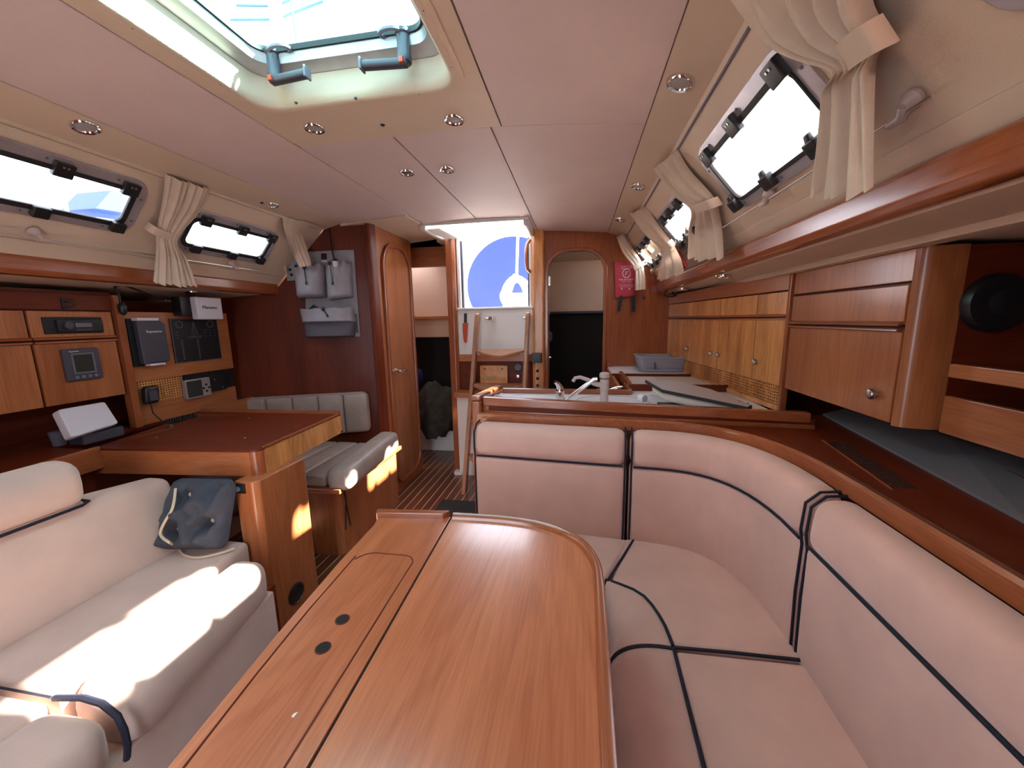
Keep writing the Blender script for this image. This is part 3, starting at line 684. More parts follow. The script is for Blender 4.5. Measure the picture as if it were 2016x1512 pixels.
g = G(); g.lathe([(.051, .0215), (.046, .018), (.015, .025), (.001, .027)], q, (0, -1, 0), 36); out('grille', g, 'rubber', spk)
# --- big locker with doors
def doorslab(name, x, y0, y1, z0, z1, ma, par, sgn=-1, th=.016, bev=.003):
    a, b = (x, x-sgn*th) if sgn < 0 else (x-th, x)
    return out(name, G().box(min(x, x-sgn*th), max(x, x-sgn*th), y0, y1, z0, z1), ma, par, bevel=bev)
def lip(name, x, y0, y1, z, sgn, par):      # moulded finger grip along a door edge, sgn = direction into the room
    return out(name, G().prism([(x, y0, z-.006), (x+sgn*.010, y0, z-.002), (x+sgn*.012, y0, z+.003), (x, y0, z+.006)], (0, y1-y0, 0)), 'trim_y', par, bevel=.0015)
def knobg(c, n, r=.013):
    g = G(); g.lathe([(r*.55, 0), (r*.5, .006), (r, .009), (r, .014), (r*.75, .019), (r*.2, .021)], c, n, 20); return g
bl = thing('wall_cabinet', 'large cherry wall cabinet with one knob on the right', 'cabinet', (.9, 1.35, .97))
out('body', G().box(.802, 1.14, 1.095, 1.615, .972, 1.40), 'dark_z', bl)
out('top_rail', G().box(.785, .803, 1.09, 1.61, 1.325, 1.402), 'wood_z', bl, bevel=.003)
dp = out('upper_door', G().box(.783, .801, 1.096, 1.607, 1.222, 1.318), 'wood_z', bl, bevel=.003); 
out('finger_grip', G().prism([(.783, 1.096, 1.222), (.772, 1.096, 1.219), (.770, 1.096, 1.224), (.783, 1.096, 1.231)], (0, .511, 0)), 'trim_y', dp, bevel=.001)
dp = out('lower_door', G().box(.783, .801, 1.096, 1.607, .975, 1.212), 'wood_z', bl, bevel=.003)
out('finger_grip', G().prism([(.783, 1.096, 1.203), (.770, 1.096, 1.207), (.772, 1.096, 1.213), (.783, 1.096, 1.212)], (0, .511, 0)), 'trim_y', dp, bevel=.001)
out('knob', knobg((.783, 1.150, 1.040), (-1, 0, 0), .0150), 'knob', dp)
g = G(); n = 8
pp_ = [(.803, 1.092, 0)]+[(.785+.068*(1-math.cos(PI/2*k/n)), 1.092-.032*math.sin(PI/2*k/n), 0) for k in range(n+1)]+[(.866, 1.060, 0), (.866, 1.092, 0)]
pp_ = pp_[1:]
out('corner_stile', G().prism([(a, b, .97) for a, b, _ in pp_], (0, 0, .432)), 'wood_z', bl)
out('end_post', G().box(.778, .803, 1.618, 1.640, .869, 1.41), 'trim_z', bl, bevel=.004)
# --- galley run
GA, GB = Vector((.80, 1.642, 0)), Vector((.66, 3.0, 0)); GD = (GB-GA); GN = Vector((-GD.y, GD.x, 0)).normalized()
if GN.x > 0: GN = -GN
def gc(t, z, h=0): return GA+GD*t+GN*h+Vector((0, 0, z))
def gcx(px, z): # t for a picture column at height z
    d = ray(px, 0)
    best = min(range(0, 401), key=lambda i: abs(proj(gc(i/400, z))[0]-px)); return best/400
def proj(p):
    v = Vector(p)-CAM; w_ = v.dot(FWD); return (1008+F*v.dot(RIGHT)/w_, 756-F*v.dot(UP)/w_)
def slab(t0, t1, z0, z1, h0, h1):
    g = G(); return g.hexa([gc(t0, z0, h0), gc(t1, z0, h0), gc(t1, z0, h1), gc(t0, z0, h1), gc(t0, z1, h0), gc(t1, z1, h0), gc(t1, z1, h1), gc(t0, z1, h1)])
cuts = [gcx(p, 1.1) for p in (1558, 1488, 1417, 1365)]+[1.0]
gcb = thing('galley_wall_cabinets', 'row of small cherry lockers above the galley counter', 'cabinet', gc(.5, .97), None)
out('body', slab(0, 1, .972, 1.405, -.25, -.004), 'dark_z', gcb)
out('top_rail', slab(0, 1, 1.345, 1.408, -.004, .012), 'wood_y', gcb, bevel=.003)
kn_ = [gcx(1489, 1.05)-.012, gcx(1420, 1.05), gcx(1405, 1.05), gcx(1357, 1.05)]
for i in range(4):
    a, b = cuts[i]+.0022, cuts[i+1]-.0022
    dp = out('upper_door', slab(a, b, 1.248, 1.340, -.003, .010), 'gold', gcb, bevel=.002)
    out('finger_grip', G().hexa([gc(a, 1.247, .01), gc(b, 1.247, .01), gc(b, 1.245, .019), gc(a, 1.245, .019), gc(a, 1.256, .01), gc(b, 1.256, .01), gc(b, 1.249, .020), gc(a, 1.249, .020)]), 'trim_y', dp)
    dp = out('lower_door', slab(a, b, .975, 1.238, -.003, .010), 'gold', gcb, bevel=.002)
    out('finger_grip', G().hexa([gc(a, 1.231, .01), gc(b, 1.231, .01), gc(b, 1.234, .020), gc(a, 1.234, .020), gc(a, 1.238, .01), gc(b, 1.238, .01), gc(b, 1.239, .019), gc(a, 1.239, .019)]), 'trim_y', dp)
    out('knob', knobg(gc([kn_[0]-.004, kn_[1], kn_[2], kn_[3]][i], 1.052, .010), GN, .0135), 'knob', dp)
# woven vent lattice under them
vl = thing('vent_lattice', 'woven cane vent strip between galley counter and lockers', 'vent', gc(.4, .885))
out('backing', slab(0, .97, .885, .975, -.02, -.008), 'dark', vl)
out('bottom_frame', slab(0, .97, .872, .893, -.012, .008), 'gold', vl, bevel=.002)
g = G(); z = .897
while z < .974:
    g.hexa([gc(0, z, -.004), gc(.97, z, -.004), gc(.97, z, .002), gc(0, z, .002), gc(0, z+.0042, -.004), gc(.97, z+.0042, -.004), gc(.97, z+.0042, .002), gc(0, z+.0042, .002)]); z += .0125
k = 0
while k*.0105 < .97:
    t = k*.0105; g.hexa([gc(t, .893, -.004), gc(t+.0036, .893, -.004), gc(t+.0036, .893, .0012), gc(t, .893, .0012), gc(t, .975, -.004), gc(t+.0036, .975, -.004), gc(t+.0036, .975, .0012), gc(t, .975, .0012)]); k += 1
out('lattice', g, 'gold', vl, kind='stuff', smooth=False)
# --- island
il = thing('galley_island', 'cherry galley island with raised fiddles and white worktop', 'counter', (.2, 1.75, 0))
def isb(x0, x1, d0, d1, z0, z1):
    return G().hexa([(x0, isl_y(x0)+d0, z0), (x1, isl_y(x1)+d0, z0), (x1, isl_y(x1)+d1, z0), (x0, isl_y(x0)+d1, z0), (x0, isl_y(x0)+d0, z1), (x1, isl_y(x1)+d0, z1), (x1, isl_y(x1)+d1, z1), (x0, isl_y(x0)+d1, z1)])
out('front_panel', isb(-.40, .775, .030, .05, 0, .912), 'wood_x', il)
out('front_groove', isb(-.36, .79, .026, .031, .885, .902), 'dark_x', il)
out('front_fiddle', G().hexa([(-.385, isl_y(-.385)+.018, .903), (.775, isl_y(.775)+.018, .890), (.775, isl_y(.775)+.052, .890), (-.385, isl_y(-.385)+.052, .903), (-.385, isl_y(-.385)+.018, .940), (.775, isl_y(.775)+.018, .926), (.775, isl_y(.775)+.052, .926), (-.385, isl_y(-.385)+.052, .940)]), 'trim_x', il, bevel=.006)
out('front_apron', isb(-.385, .79, .020, .032, .868, .884), 'trim_x', il, bevel=.004)
out('corner_post', G().box(-.425, -.385, isl_y(-.4)-.01, isl_y(-.4)+.05, 0, .93), 'trim_z', il, bevel=.010, seg=3)
out('end_panel', G().box(-.42, -.40, 1.52, 1.93, 0, .87), 'wood_z', il)
out('end_fiddle', G().prism([(-.425, 1.475, .93), (-.385, 1.475, .93), (-.385, 1.94, .895), (-.425, 1.94, .895)], (0, 0, .022)), 'trim_y', il, bevel=.006)
out('worktop', G().prism([(-.40, 1.50, .845), (.775, 1.42, .845), (.775, 2.10, .845), (.26, 2.10, .845), (.26, 1.96, .845), (-.40, 1.96, .845)], (0, 0, .025)), 'lam', il)
out('back_fiddle', G().box(-.39, .27, 1.965, 1.985, .86, .895), 'trim_x', il, bevel=.005)
out('side_fiddle', G().box(.255, .275, 1.985, 2.20, .86, .895), 'trim_y', il, bevel=.005)
out('carcass', G().box(-.40, .24, 1.90, 1.95, 0, .85), 'dark_z', il)
for cx_, nm in ((-.20, 'left'), (.16, 'right')):
    c_ = [Vector((cx_+.165*math.cos(t), 1.79+.145*math.sin(t), .8705)) for t in [2*PI*i/40 for i in range(40)]]
    out('sink_lid', G().ring(c_, [p+(Vector((cx_, 1.79, .8705))-p)*.014 for p in c_], (0, 0, .0006)), 'mgrey', il)
# taps
tp = thing('mixer_tap', 'chrome mixer tap with long angled spout', 'tap', (-.077, 1.75, .87))
g = G(); g.lathe([(.026, 0), (.026, .01), (.020, .012), (.019, .052), (.022, .056), (.020, .064)], (-.077, 1.75, .870), (0, 0, 1), 24); out('body', g, 'chrome', tp)
g = G(); g.tube([(-.077, 1.75, .930), (-.080, 1.745, .945), (-.088, 1.735, .962), (-.100, 1.725, .972)], [.019, .015, .011, .008], 12); out('lever', g, 'chrome', tp)
g = G(); g.tube([(-.06, 1.75, .875), (-.03, 1.745, .900), (.075, 1.735, .984), (.088, 1.733, .985)], [.009, .009, .009, .009], 12); out('spout', g, 'chrome', tp)
tp = thing('pump_tap', 'beige plastic pump tap with hooked spout', 'tap', (.12, 1.75, .87))
g = G(); g.lathe([(.022, 0), (.019, .004), (.017, .06), (.020, .064), (.020, .112), (.008, .114), (.008, .118), (.022, .119), (.023, .124), (.022, .138), (.016, .142)], (.120, 1.75, .870), (0, 0, 1), 24); out('body', g, 'tapbeige', tp)
g = G(); pts = [(.105, 1.748, .955), (.075, 1.744, .962), (.045, 1.740, .980), (.012, 1.737, .992), (-.010, 1.735, .988), (-.020, 1.734, .972)]; g.tube(pts, [.012, .011, .009, .008, .008, .008], 10); out('spout', g, 'tapbeige', tp)
# stove and rear counter
st = thing('stove_cover', 'cream two-panel cover over the stove beside the galley wall', 'stove cover', (.48, 2.28, .87))
out('cover_left', G().prism([(.29, 2.105, .872), (.475, 2.105, .872), (.475, 2.52, .872), (.29, 2.52, .872)], (0, 0, .012)), 'lam2', st, bevel=.002)
out('cover_right', G().prism([(.478, 2.105, .872), (.745, 2.105, .872), (.70, 2.52, .872), (.478, 2.52, .872)], (0, 0, .012)), 'lam2', st, bevel=.002)
out('front_fiddle', G().box(.27, .78, 2.075, 2.10, .86, .905), 'dark_x', st, bevel=.004)
out('left_fiddle', G().box(.262, .285, 2.10, 2.54, .86, .915), 'trim_y', st, bevel=.004)
g = G(); g.tube([(.10, 2.02, .885), (.17, 2.03, .883), (.20, 2.06, .888), (.235, 2.08, .890)], .006, 8); out('hand_hold', g, 'chrome', st)
rc = thing('rear_counter', 'white rear galley counter against the aft bulkhead with a wooden edge', 'counter', (.45, 2.78, 0))
out('top', G().prism([(.225, 2.56, .868), (.74, 2.56, .868), (.66, 3.0, .868), (.225, 3.0, .868)], (0, 0, .022)), 'lam', rc)
out('front_edge', G().box(.22, .73, 2.535, 2.56, .845, .897), 'dark_x', rc, bevel=.004)
out('side_panel', G().box(.215, .235, 2.1, 3.0, 0, .885), 'wood_z', rc, bevel=.004)
out('back_upstand', G().box(.22, .25, 2.96, 3.0, .885, .93), 'trim_y', rc, bevel=.004)
# cutting board lid leaning open
lid = thing('fridge_lid', 'grey lid with black edge and hand hole propped open on the counter', 'lid', (.48, 1.7, .88))
Lc = [B(1270, 748, z=.945), B(1300, 764, z=.94), B(1480, 801, z=.905), B(1440, 790, z=.915), B(1400, 777, z=.93), B(1320, 750, z=.955)]
Lc = [B(1270, 748, z=.985), B(1303, 767, z=.975), B(1474, 802, z=.932), B(1481, 798, z=.935), B(1400, 767, z=.965), B(1330, 750, z=.985)]
out('panel', G().prism(Lc, (0, 0, -.012)), 'rubber', lid, bevel=.001)
ctr = sum(Lc, Vector())/6
out('laminate_face', G().prism([p+(ctr-p)*.02+Vector((0, 0, .0005)) for p in Lc], (0, 0, .0012)), 'boardtop', lid)
out('insulation', G().prism([p+(ctr-p)*.14+Vector((0, 0, -.013)) for p in Lc], (0, 0, -.034)), 'lam2', lid, bevel=.01)
hx = (Lc[0]+Lc[1])/2*.72+ctr*.28
out('hand_hole', G().prism([hx+Vector((.020*math.cos(t), .032*math.sin(t), .0018)) for t in [2*PI*i/20 for i in range(20)]], (0, 0, .0006)), 'dark', lid)  # near-black disc on the lid paints the hole's shaded depth
for dx in (.60, .635):
    out('hinge_stud', G().lathe([(.004, 0), (.004, .003)], Lc[3]+(ctr-Lc[3])*(.08+(dx-.6)*4)+Vector((0, 0, .002)), (0, 0, 1), 10), 'chrome', lid)
out('cool_box_opening', G().prism([(.30, 1.50, .8705), (.66, 1.48, .8705), (.66, 1.75, .8705), (.36, 1.80, .8705)], (0, 0, .0008)), 'dark', il)  # near-black sheet on the worktop, painting a shaded opening
bt = thing('water_bottle', 'clear crushed plastic bottle with white cap under the propped lid', 'bottle', (.33, 1.64, .872))
g = G(); ax = Vector((.10, -.13, -.004)).normalized(); g.lathe([(.010, 0), (.012, .015), (.026, .04), (.029, .07), (.026, .09), (.029, .11), (.028, .16), (.02, .165)], (.285, 1.70, .905), ax, 18); out('body', g, 'clear', bt)
g = G(); g.lathe([(.017, -.022), (.019, -.01), (.017, .004)], (.285, 1.70, .905), ax, 14); out('cap', g, 'white', bt)
# dish rack
dk = thing('dish_rack', 'grey plastic dish rack with drip tray on the rear counter', 'dish rack', (.57, 2.80, .89))
def rackwall(ins, z0, z1, flare, wav=0.0):
    g = G(); o_ = rrect(.405, .735, 2.66, 2.94, .05, 6); n = len(o_); cx_, cy_ = .57, 2.80
    def sc2(p, f): return (cx_+(p[0]-cx_)*f, cy_+(p[1]-cy_)*f)
    def zz(p): return z1+wav*math.cos((p[0]-.57)/.165*PI)*-1
    vs_ = [];
    for p in o_: a = sc2(p, 1-flare); vs_.append(Vector((a[0], a[1], z0)))
    for p in o_: vs_.append(Vector((p[0], p[1], zz(p))))
    for p in o_: a = sc2(p, .97); vs_.append(Vector((a[0], a[1], zz(p))))
    for p in o_: a = sc2(p, 1-flare-.03); vs_.append(Vector((a[0], a[1], z0+.003)))
    fs_ = []
    for r_ in range(3):
        for k in range(n): fs_.append((r_*n+k, r_*n+(k+1) % n, (r_+1)*n+(k+1) % n, (r_+1)*n+k))
    fs_ += [tuple(range(n))[::-1], tuple(3*n+k for k in range(n))]
    return g.add(vs_, fs_)
out('basket', rackwall(0, .905, .980, .10, .010), 'rackgrey', dk)
rim = [Vector((p[0], p[1], .980-.010*math.cos((p[0]-.57)/.165*PI))) for p in rrect(.405, .735, 2.66, 2.94, .05, 6)]
out('rim', G().tube(rim, .006, 6, closed=True), 'rackgrey', dk)
out('drip_tray', rackwall(0, .893, .912, .06), 'rackgrey', dk)
out('divider', G().box(.500, .506, 2.645, 2.66, .912, .955), 'mgrey', dk)
# fire blanket
fb = thing('fire_blanket', 'red fire blanket pouch with circled F hanging on the aft bulkhead', 'fire blanket', (.33, 2.98, 1.40))
p = [B(1209, 514, y=2.99), B(1252, 516, y=2.99), B(1250, 583, y=2.99), B(1211, 587, y=2.99)]
out('pouch', G().prism(p, (0, -.018, 0)), 'red', fb, bevel=.004)
for a, b in (((1223, 582), (1218, 613)), ((1246, 582), (1247, 614))):
    p0, p1 = B(*a, y=2.975), B(*b, y=2.975); g = G(); g.prism([p0-Vector((.012, 0, 0)), p0+Vector((.012, 0, 0)), p1+Vector((.012, 0, 0)), p1-Vector((.012, 0, 0))], (0, -.004, 0)); out('pull_tab', g, 'ink', fb)
yF = 2.9705
def bt_(px, py): return B(px, py, y=yF)
c_ = bt_(1233.5, 538); lp_ = [c_+Vector((.029*math.cos(t), 0, .033*math.sin(t))) for t in [2*PI*i/28 for i in range(28)]]
out('ring_mark', G().ring(lp_, [c_+(q-c_)*.84 for q in lp_], (0, -.001, 0)), 'pinkprint', fb)
text('letter', 'F', .040, c_+Vector((-.013, 0, -.014)), (1, 0, 0), (0, 0, 1), 'pinkprint', fb, shear=.25)
for s_, sz, py in (('FIRE BLANKET', .017, 552), ('1000mm x 1000mm', .009, 555.5), ('LOCATION OF', .012, 525.5), ('FIRE BLANKET', .012, 529.5)):
    text('lettering', s_, sz, bt_(1233.5, py), (1, 0, 0), (0, 0, 1), 'pinkprint', fb, align='CENTER')
for py, wd in ((560, .055), (563.5, .05)):
    q = bt_(1233.5, py); out('print_block', G().box(q.x-wd, q.x+wd, yF-.001, yF, q.z-.005, q.z-.003), 'pinkprint', fb); 
for px in (1224, 1239):
    q = bt_(px, 568); out('print_mark', G().box(q.x-.004, q.x+.004, yF-.001, yF, q.z-.008, q.z+.004), 'pinkprint', fb)
# wired gadget in the corner under the side deck, round hook on bulkhead
q = B(1330, 578, y=2.86)
gd = thing('corner_gadget', 'small black device with looped cable under the side deck above the galley lockers', 'device', q)
out('body', G().box(q.x+.01, q.x+.09, 2.86, 2.93, q.z-.02, q.z+.035), 'black', gd, bevel=.006)
out('cable', G().tube([q+Vector((.045*math.cos(t)-.03, -.005, .02*math.sin(t))) for t in [2*PI*i/18 for i in range(18)]], .004, 6, closed=True), 'rubber', gd)
out('coil', G().tube([q+Vector((-.005+.02*math.cos(t), -.02, .015+.028*math.sin(t))) for t in [2*PI*i/18 for i in range(18)]], .004, 6, closed=True), 'rubber', gd)
q = B(1267, 586, y=2.995)
g = G(); g.lathe([(.012, 0), (.012, .008), (.005, .012)], q, (0, -1, 0), 12); out('wall_hook', g, 'dgrey', label='small dark hook on the bulkhead right of the fire blanket', cat='hook')
# ================================================================== TABLE
tb = thing('saloon_table', 'large cherry saloon table with a rounded leaf and a hinged box lid', 'table', (-.2, .4, 0))
TZ = .73
def tbx(poly, z0, z1, ma, nm, bev=.002, seg=2): return out(nm, G().prism([(a, b, z0) for a, b in poly], (0, 0, z1-z0)), ma, tb, bevel=bev, seg=seg)
seam = lambda y: -.3045-.034*(y-.15)
leaf = [(seam(-.42)+.002, -.42), (.036, -.42), (.043, .30), (.049, .62), (.050, .70)]
leaf += [tuple(p) for p in [(.048, .755), (.034, .806), (.006, .852), (-.045, .890), (-.11, .914), (-.20, .924), (seam(.925)+.002, .922)]]
leafV = [Vector((a, b, 0)) for a, b in leaf]
curve = [tuple(crom(leafV[4:], i/26)[:2]) for i in range(27)]
leaf = leaf[:4]+curve
tbx(leaf, TZ-.028, TZ, 'table', 'right_leaf', .002)
left = [(-.452, -.42), (seam(-.42)-.002, -.42), (seam(.92)-.002, .922), (-.532, .905), (-.519, .855), (-.515, .70), (-.500, .50), (-.478, .30), (-.466, .10)]
tbx(left, TZ-.028, TZ, 'table', 'centre_box_top', .002)
# raised rims: left short fiddle and the rim that follows the leaf
rim_o = [Vector((a, b, 0)) for a, b in [(-.540, .910), (seam(.92)-.004, .929), (seam(.92)-.016, .907), (-.531, .888)]]
out('end_fiddle', G().prism([p+Vector((0, 0, TZ-.030)) for p in rim_o], (0, 0, .046)), 'trim_x', tb, bevel=.004)
rp = [Vector((a, b, 0)) for a, b in [(.036, -.42), (.043, .30), (.049, .62)]]+[Vector((a, b, 0)) for a, b in curve]
rp = rp[:-1]+[Vector((seam(.925)+.006, .922, 0))]
def offp(P, i, d):
    a = P[max(i-1, 0)]; b = P[min(i+1, len(P)-1)]; t = (b-a).normalized(); return P[i]+Vector((-t.y, t.x, 0))*d
vs_ = []; fs_ = []; n = len(rp)
prof = [(-.006, -.030), (-.008, -.004), (-.006, .010), (.003, .014), (.010, .010), (.014, .0005), (.016, -.010)]
for i in range(n):
    up_ = min(1, .40+.6*max(0, (rp[i].y-.55)/.3))
    for d, h in prof: q = offp(rp, i, d); vs_.append(Vector((q.x, q.y, TZ+(h*up_ if h > 0 else h))))
K = len(prof)
for i in range(n-1):
    for k in range(K): fs_.append((i*K+k, i*K+(k+1) % K, (i+1)*K+(k+1) % K, (i+1)*K+k))
fs_ += [tuple(range(K)), tuple((n-1)*K+k for k in range(K))[::-1]]
out('edge_rim', G().add(vs_, fs_), 'trim_y', tb, ang=50)
# hinged lid outline (recess line) with two finger holes
def lidx(y): return (-.474-.018*(y-.3), seam(y)-.028)
lo = []
a0, a1 = lidx(.74); r = .05
lo = [(lidx(-.42)[1], -.42), (lidx(.70)[1], .70)]
cx1 = lidx(.70)[1]-.028; lo += [(cx1+.028*math.cos(t), .712+.028*math.sin(t)) for t in [PI/2*i/6 for i in range(7)]]
cx0 = -.445; lo += [(cx0+.040*math.cos(t), .700+.040*math.sin(t)) for t in [PI/2+PI/2*i/6 for i in range(7)]]
lo = lo[:-1]+[tuple(B(a, b, z=TZ)[:2]) for a, b in ((700, 1095), (605, 1204), (505, 1327), (361, 1512))]; lo.append((lo[-1][0]+.012, -.42))
lip_ = [Vector((a, b, TZ+.0002)) for a, b in lo]
g = G(); g.tube(lip_, .0016, 5); out('lid_seam', g, 'dark_y', tb)
for px, py in ((674, 1220), (636, 1276)):
    q = B(px, py, z=TZ)
    h = out('finger_hole', G().lathe([(.0125, 0), (.0125, .0012), (.0105, .0014), (.0100, -.0)], q+Vector((0, 0, -.0002)), (0, 0, 1), 24), 'dark_y', tb)
    out('hole_bottom', G().lathe([(.0105, 0), (.0105, .0016)], q, (0, 0, 1), 24), 'dark', h)  # dark disc on the table top paints shade inside the hole
q = B(574, 1410, z=TZ); out('paint_fleck', G().prism([q, q+Vector((.004, -.002, 0)), q+Vector((.005, .006, 0)), q+Vector((.001, .004, 0))], (0, 0, .0005)), 'paint', tb)
out('leaf_joint', G().prism([(seam(-.42)-.002, -.42, TZ-.02), (seam(-.42)+.002, -.42, TZ-.02), (seam(.92)+.002, .92, TZ-.02), (seam(.92)-.002, .92, TZ-.02)], (0, 0, .0165)), 'dark', tb)
out('box_side', G().prism([(-.44, -.40, .35), (-.33, -.40, .35), (-.33, .80, .35), (-.49, .80, .35)], (0, 0, .352)), 'dark_y', tb, bevel=.004)
for y in (.0, .66): out('pedestal', G().box(-.43, -.35, y-.04, y+.04, 0, .35), 'trim_z', tb, bevel=.01)
# ================================================================== LEFT SETTEE
ls = thing('settee', 'fabric-faced base under the left settee', 'sofa', (-1.2, .3, 0))
out('front_face', G().prism([(-.965, YN, 0), (-.968, .54, 0), (-1.050, 1.06, 0), (-1.08, 1.06, 0), (-1.0, YN, 0)], (0, 0, .32)), 'sofal', ls, bevel=.004)
out('carcass', G().box(-1.6, -1.09, YN, 1.11, 0, .305), 'dark_y', ls)
def lseat(y0, y1, label, piping=True):
    th = thing('settee_seat_cushion', label, 'cushion', (-1.2, (y0+y1)/2, .33), 'settee seat cushions')
    g = G(); yp = 1.138 if y0 > 0 else y1; g.cushion((.36, yp-y0, .12), .022, lambda a, b, c: Vector((-1.475+a-.075*(a/.36)*((b/.5) if y0 > 0 else 0), y0+b, .333+c)), (4, 6, 1), puff=(0, 0, .006)); out('pad', g, 'sofal', th, ang=60)
    g = G(); g.cushion((.180, y1-y0, .150), .055, lambda a, b, c: Vector((-1.128+a-(.185*b if y0 > 0 else .03*(b-(y1-y0)))*(.35+.65*a/.18), y0+b, .310+c)), (2, 6, 2), puff=(.004, 0, .006)); out('front_roll', g, 'sofal', th, ang=60)
    if piping:
        g = G(); yb = y1+.006; xs = -.948-.012*(y1-y0)
        g.tube([(-1.46, yb, .452), (-1.13, yb, .452)], .0025, 6); g.tube([(-1.12, yb, .452), (-1.04, yb, .466), (-.99, yb, .460), (-.955, yb, .435), (-.945, yb, .40), (-.945, yb, .36), (-.955, yb, .325)], .0065, 6); out('piping', g, 'navy', th)
lseat(.548, 1.05, 'far seat cushion of the left settee, ending at the chart table post', False)
lseat(YN, .532, 'near seat cushion of the left settee at the bottom left corner', True)
lb = thing('settee_cushion', 'tall beige back cushion of the left settee with a head roll', 'cushion', (-1.5, .3, .44), 'settee back')
def lbf(z0, z1, d0, d1):
    return lambda u, v, w_: Vector((-1.475-.14*(((z0+v)-.45)/.4)*1.0+w_*1.0-.03+.012*math.sin(u*9)*0, YN+u, z0+v))
g = G(); g.cushion((1.135-YN, .29, .09), .025, lambda u, v, w_: Vector((-1.505-.14*(v-.01)/.4+w_, YN+u, .44+v*(1-.14*max(0, (u-1.25)/.33)))) , (12, 5, 1), puff=(0, 0, .012)); out('back_pad', g, 'sofal', lb, ang=60)
g = G(); g.cushion((.885-YN, .155, .10), .045, lambda u, v, w_: Vector((-1.60+w_*1.15+.012*math.sin(PI*v/.155), YN+u, .705+v)), (12, 2, 1), puff=(0, 0, .006)); out('head_roll', g, 'sofal', lb, ang=60)
g = G(); g.tube([(-1.482, YN, .716), (-1.482, .86, .716), (-1.50, .886, .716), (-1.55, .888, .716)], .005, 6); out('piping', g, 'navy', lb)
# tufted pillow
pw = thing('tufted_pillow', 'slate blue tufted seat pad with cream ties propped under the chart table', 'pillow', (-1.37, 1.08, .45))
pa, pb, pc, pd = Vector((-1.475, 1.03, .463)), Vector((-1.225, 1.07, .463)), Vector((-1.205, 1.13, .70)), Vector((-1.445, 1.11, .70))
tuft = [(.33, .78), (.75, .42), (.30, .30), (.72, .88)]
def pilf(u, v, w_):
    a, b, c = u/.26, v/.24, w_/.06
    p = (pa*(1-a)+pb*a)*(1-b)+(pd*(1-a)+pc*a)*b
    d = min(math.hypot(a-x, b-y) for x, y in tuft)
    edge = min(a, 1-a, b, 1-b)
    h = .062*min(1, (edge/.2))**.5*(1-.85*math.exp(-(d/.12)**2))+(.009*math.sin(math.atan2(b-.42, a-.75)*7)*math.exp(-d*3)+.008*math.sin(b*21-a*13)+.006*math.sin(a*31+b*17))*min(1, edge/.25)
    return p+Vector((.12, -1, .2)).normalized()*((c-.15)*max(h, .006)*1.3)
g = G(); g.cushion((.26, .24, .06), .03, pilf, (22, 20, 1)); out('pad', g, 'pillow', pw, ang=80)
for x, y in tuft[:3]:
    q = pilf(.26*x, .24*y, .06); out('button', G().ball(q+Vector((0, -.004, 0)), .0085, 12, (1, .6, 1)), 'rope', pw)
tp_ = [B(346, 962, y=1.06), B(340, 1000, y=1.02), B(323, 1030, y=1.0), B(316, 1052, y=.99), B(333, 1068, y=.98)]+[B(a_, b_, z=.462) for a_, b_ in ((350, 1076), (362, 1092), (390, 1098), (430, 1090), (462, 1080))]
out('tie', G().tube([crom(tp_, i/36) for i in range(37)], .0045, 6), 'rope', pw)
# ledge behind the settee
ll = thing('settee_ledge', 'dark cherry ledge behind the left settee', 'shelf', (-1.95, .5, .76))
out('ledge_top', G().prism([(-1.74, YN, .765), (-1.835, 1.138, .765), (-2.065, 1.138, .765), (-2.065, 1.90, .765), (-2.27, 1.90, .765), (-2.27, YN, .765)], (0, 0, .018)), 'dark_y', ll)
out('front_edge', G().prism([(-1.715, YN, .705), (-1.83, 1.15, .705), (-1.85, 1.15, .705), (-1.735, YN, .705)], (0, 0, .088)), 'trim_y', ll, bevel=.005)
out('back_board', G().box(-1.90, -1.88, 1.0, 1.14, .5, .765), 'dark_z', ll)
# ================================================================== CHART TABLE
ct = thing('chart_table', 'cherry chart table with rounded corner, lidded top and panelled leg', 'desk', (-1.5, 1.4, 0))
NL, NR, FR, FL = Vector((-1.865, 1.145, 0)), Vector((-1.180, 1.200, 0)), Vector((-1.215, 1.775, 0)), Vector((-2.03, 1.745, 0))
def corner(NR, r, n=6):
    d1 = (NL-NR).normalized(); d2 = (FR-NR).normalized(); a = NR+d1*r; b = NR+d2*r
    return [a*(1-t)**2+NR*2*t*(1-t)+b*t*t for t in [i/n for i in range(n+1)]]
cn = corner(NR, .035)
top_ = [NL]+cn+[FR, FL]
ztop = .785
out('desk_top', G().prism([p+Vector((0, 0, ztop-.012)) for p in top_], (0, 0, .012)), 'dark_x', ct, bevel=.003)
ctb = out('fascia_front', G().prism([NL+Vector((0, 0, .682)), cn[0]+Vector((0, 0, .682)), cn[0]+Vector((0, .02, .682)), NL+Vector((0, .02, .682))], (0, 0, .094)), 'wood_x', ct)
out('fascia_corner', G().prism([p+Vector((0, 0, .680)) for p in cn]+[cn[-1]+Vector((-.02, 0, .680)), cn[0]+Vector((0, .02, .680))], (0, 0, .100)), 'trim_z', ct, bevel=.002)
out('fascia_side', G().prism([cn[-1]+Vector((0, 0, .682)), FR+Vector((0, 0, .682)), FR+Vector((-.02, 0, .682)), cn[-1]+Vector((-.02, 0, .682))], (0, 0, .100)), 'gold', ct, bevel=.002)
out('underside', G().prism([p+Vector((0, .006, .684)) for p in [NL, cn[0], cn[-1]+Vector((-.01, 0, 0)), FR, FL]], (0, 0, .01)), 'dark_x', ct)
out('back_fiddle', G().prism([FL+Vector((0, 0, .78)), FR+Vector((0, 0, .78)), FR+Vector((0, -.014, .78)), FL+Vector((0, -.014, .78))], (0, 0, .020)), 'trim_x', ct, bevel=.003)
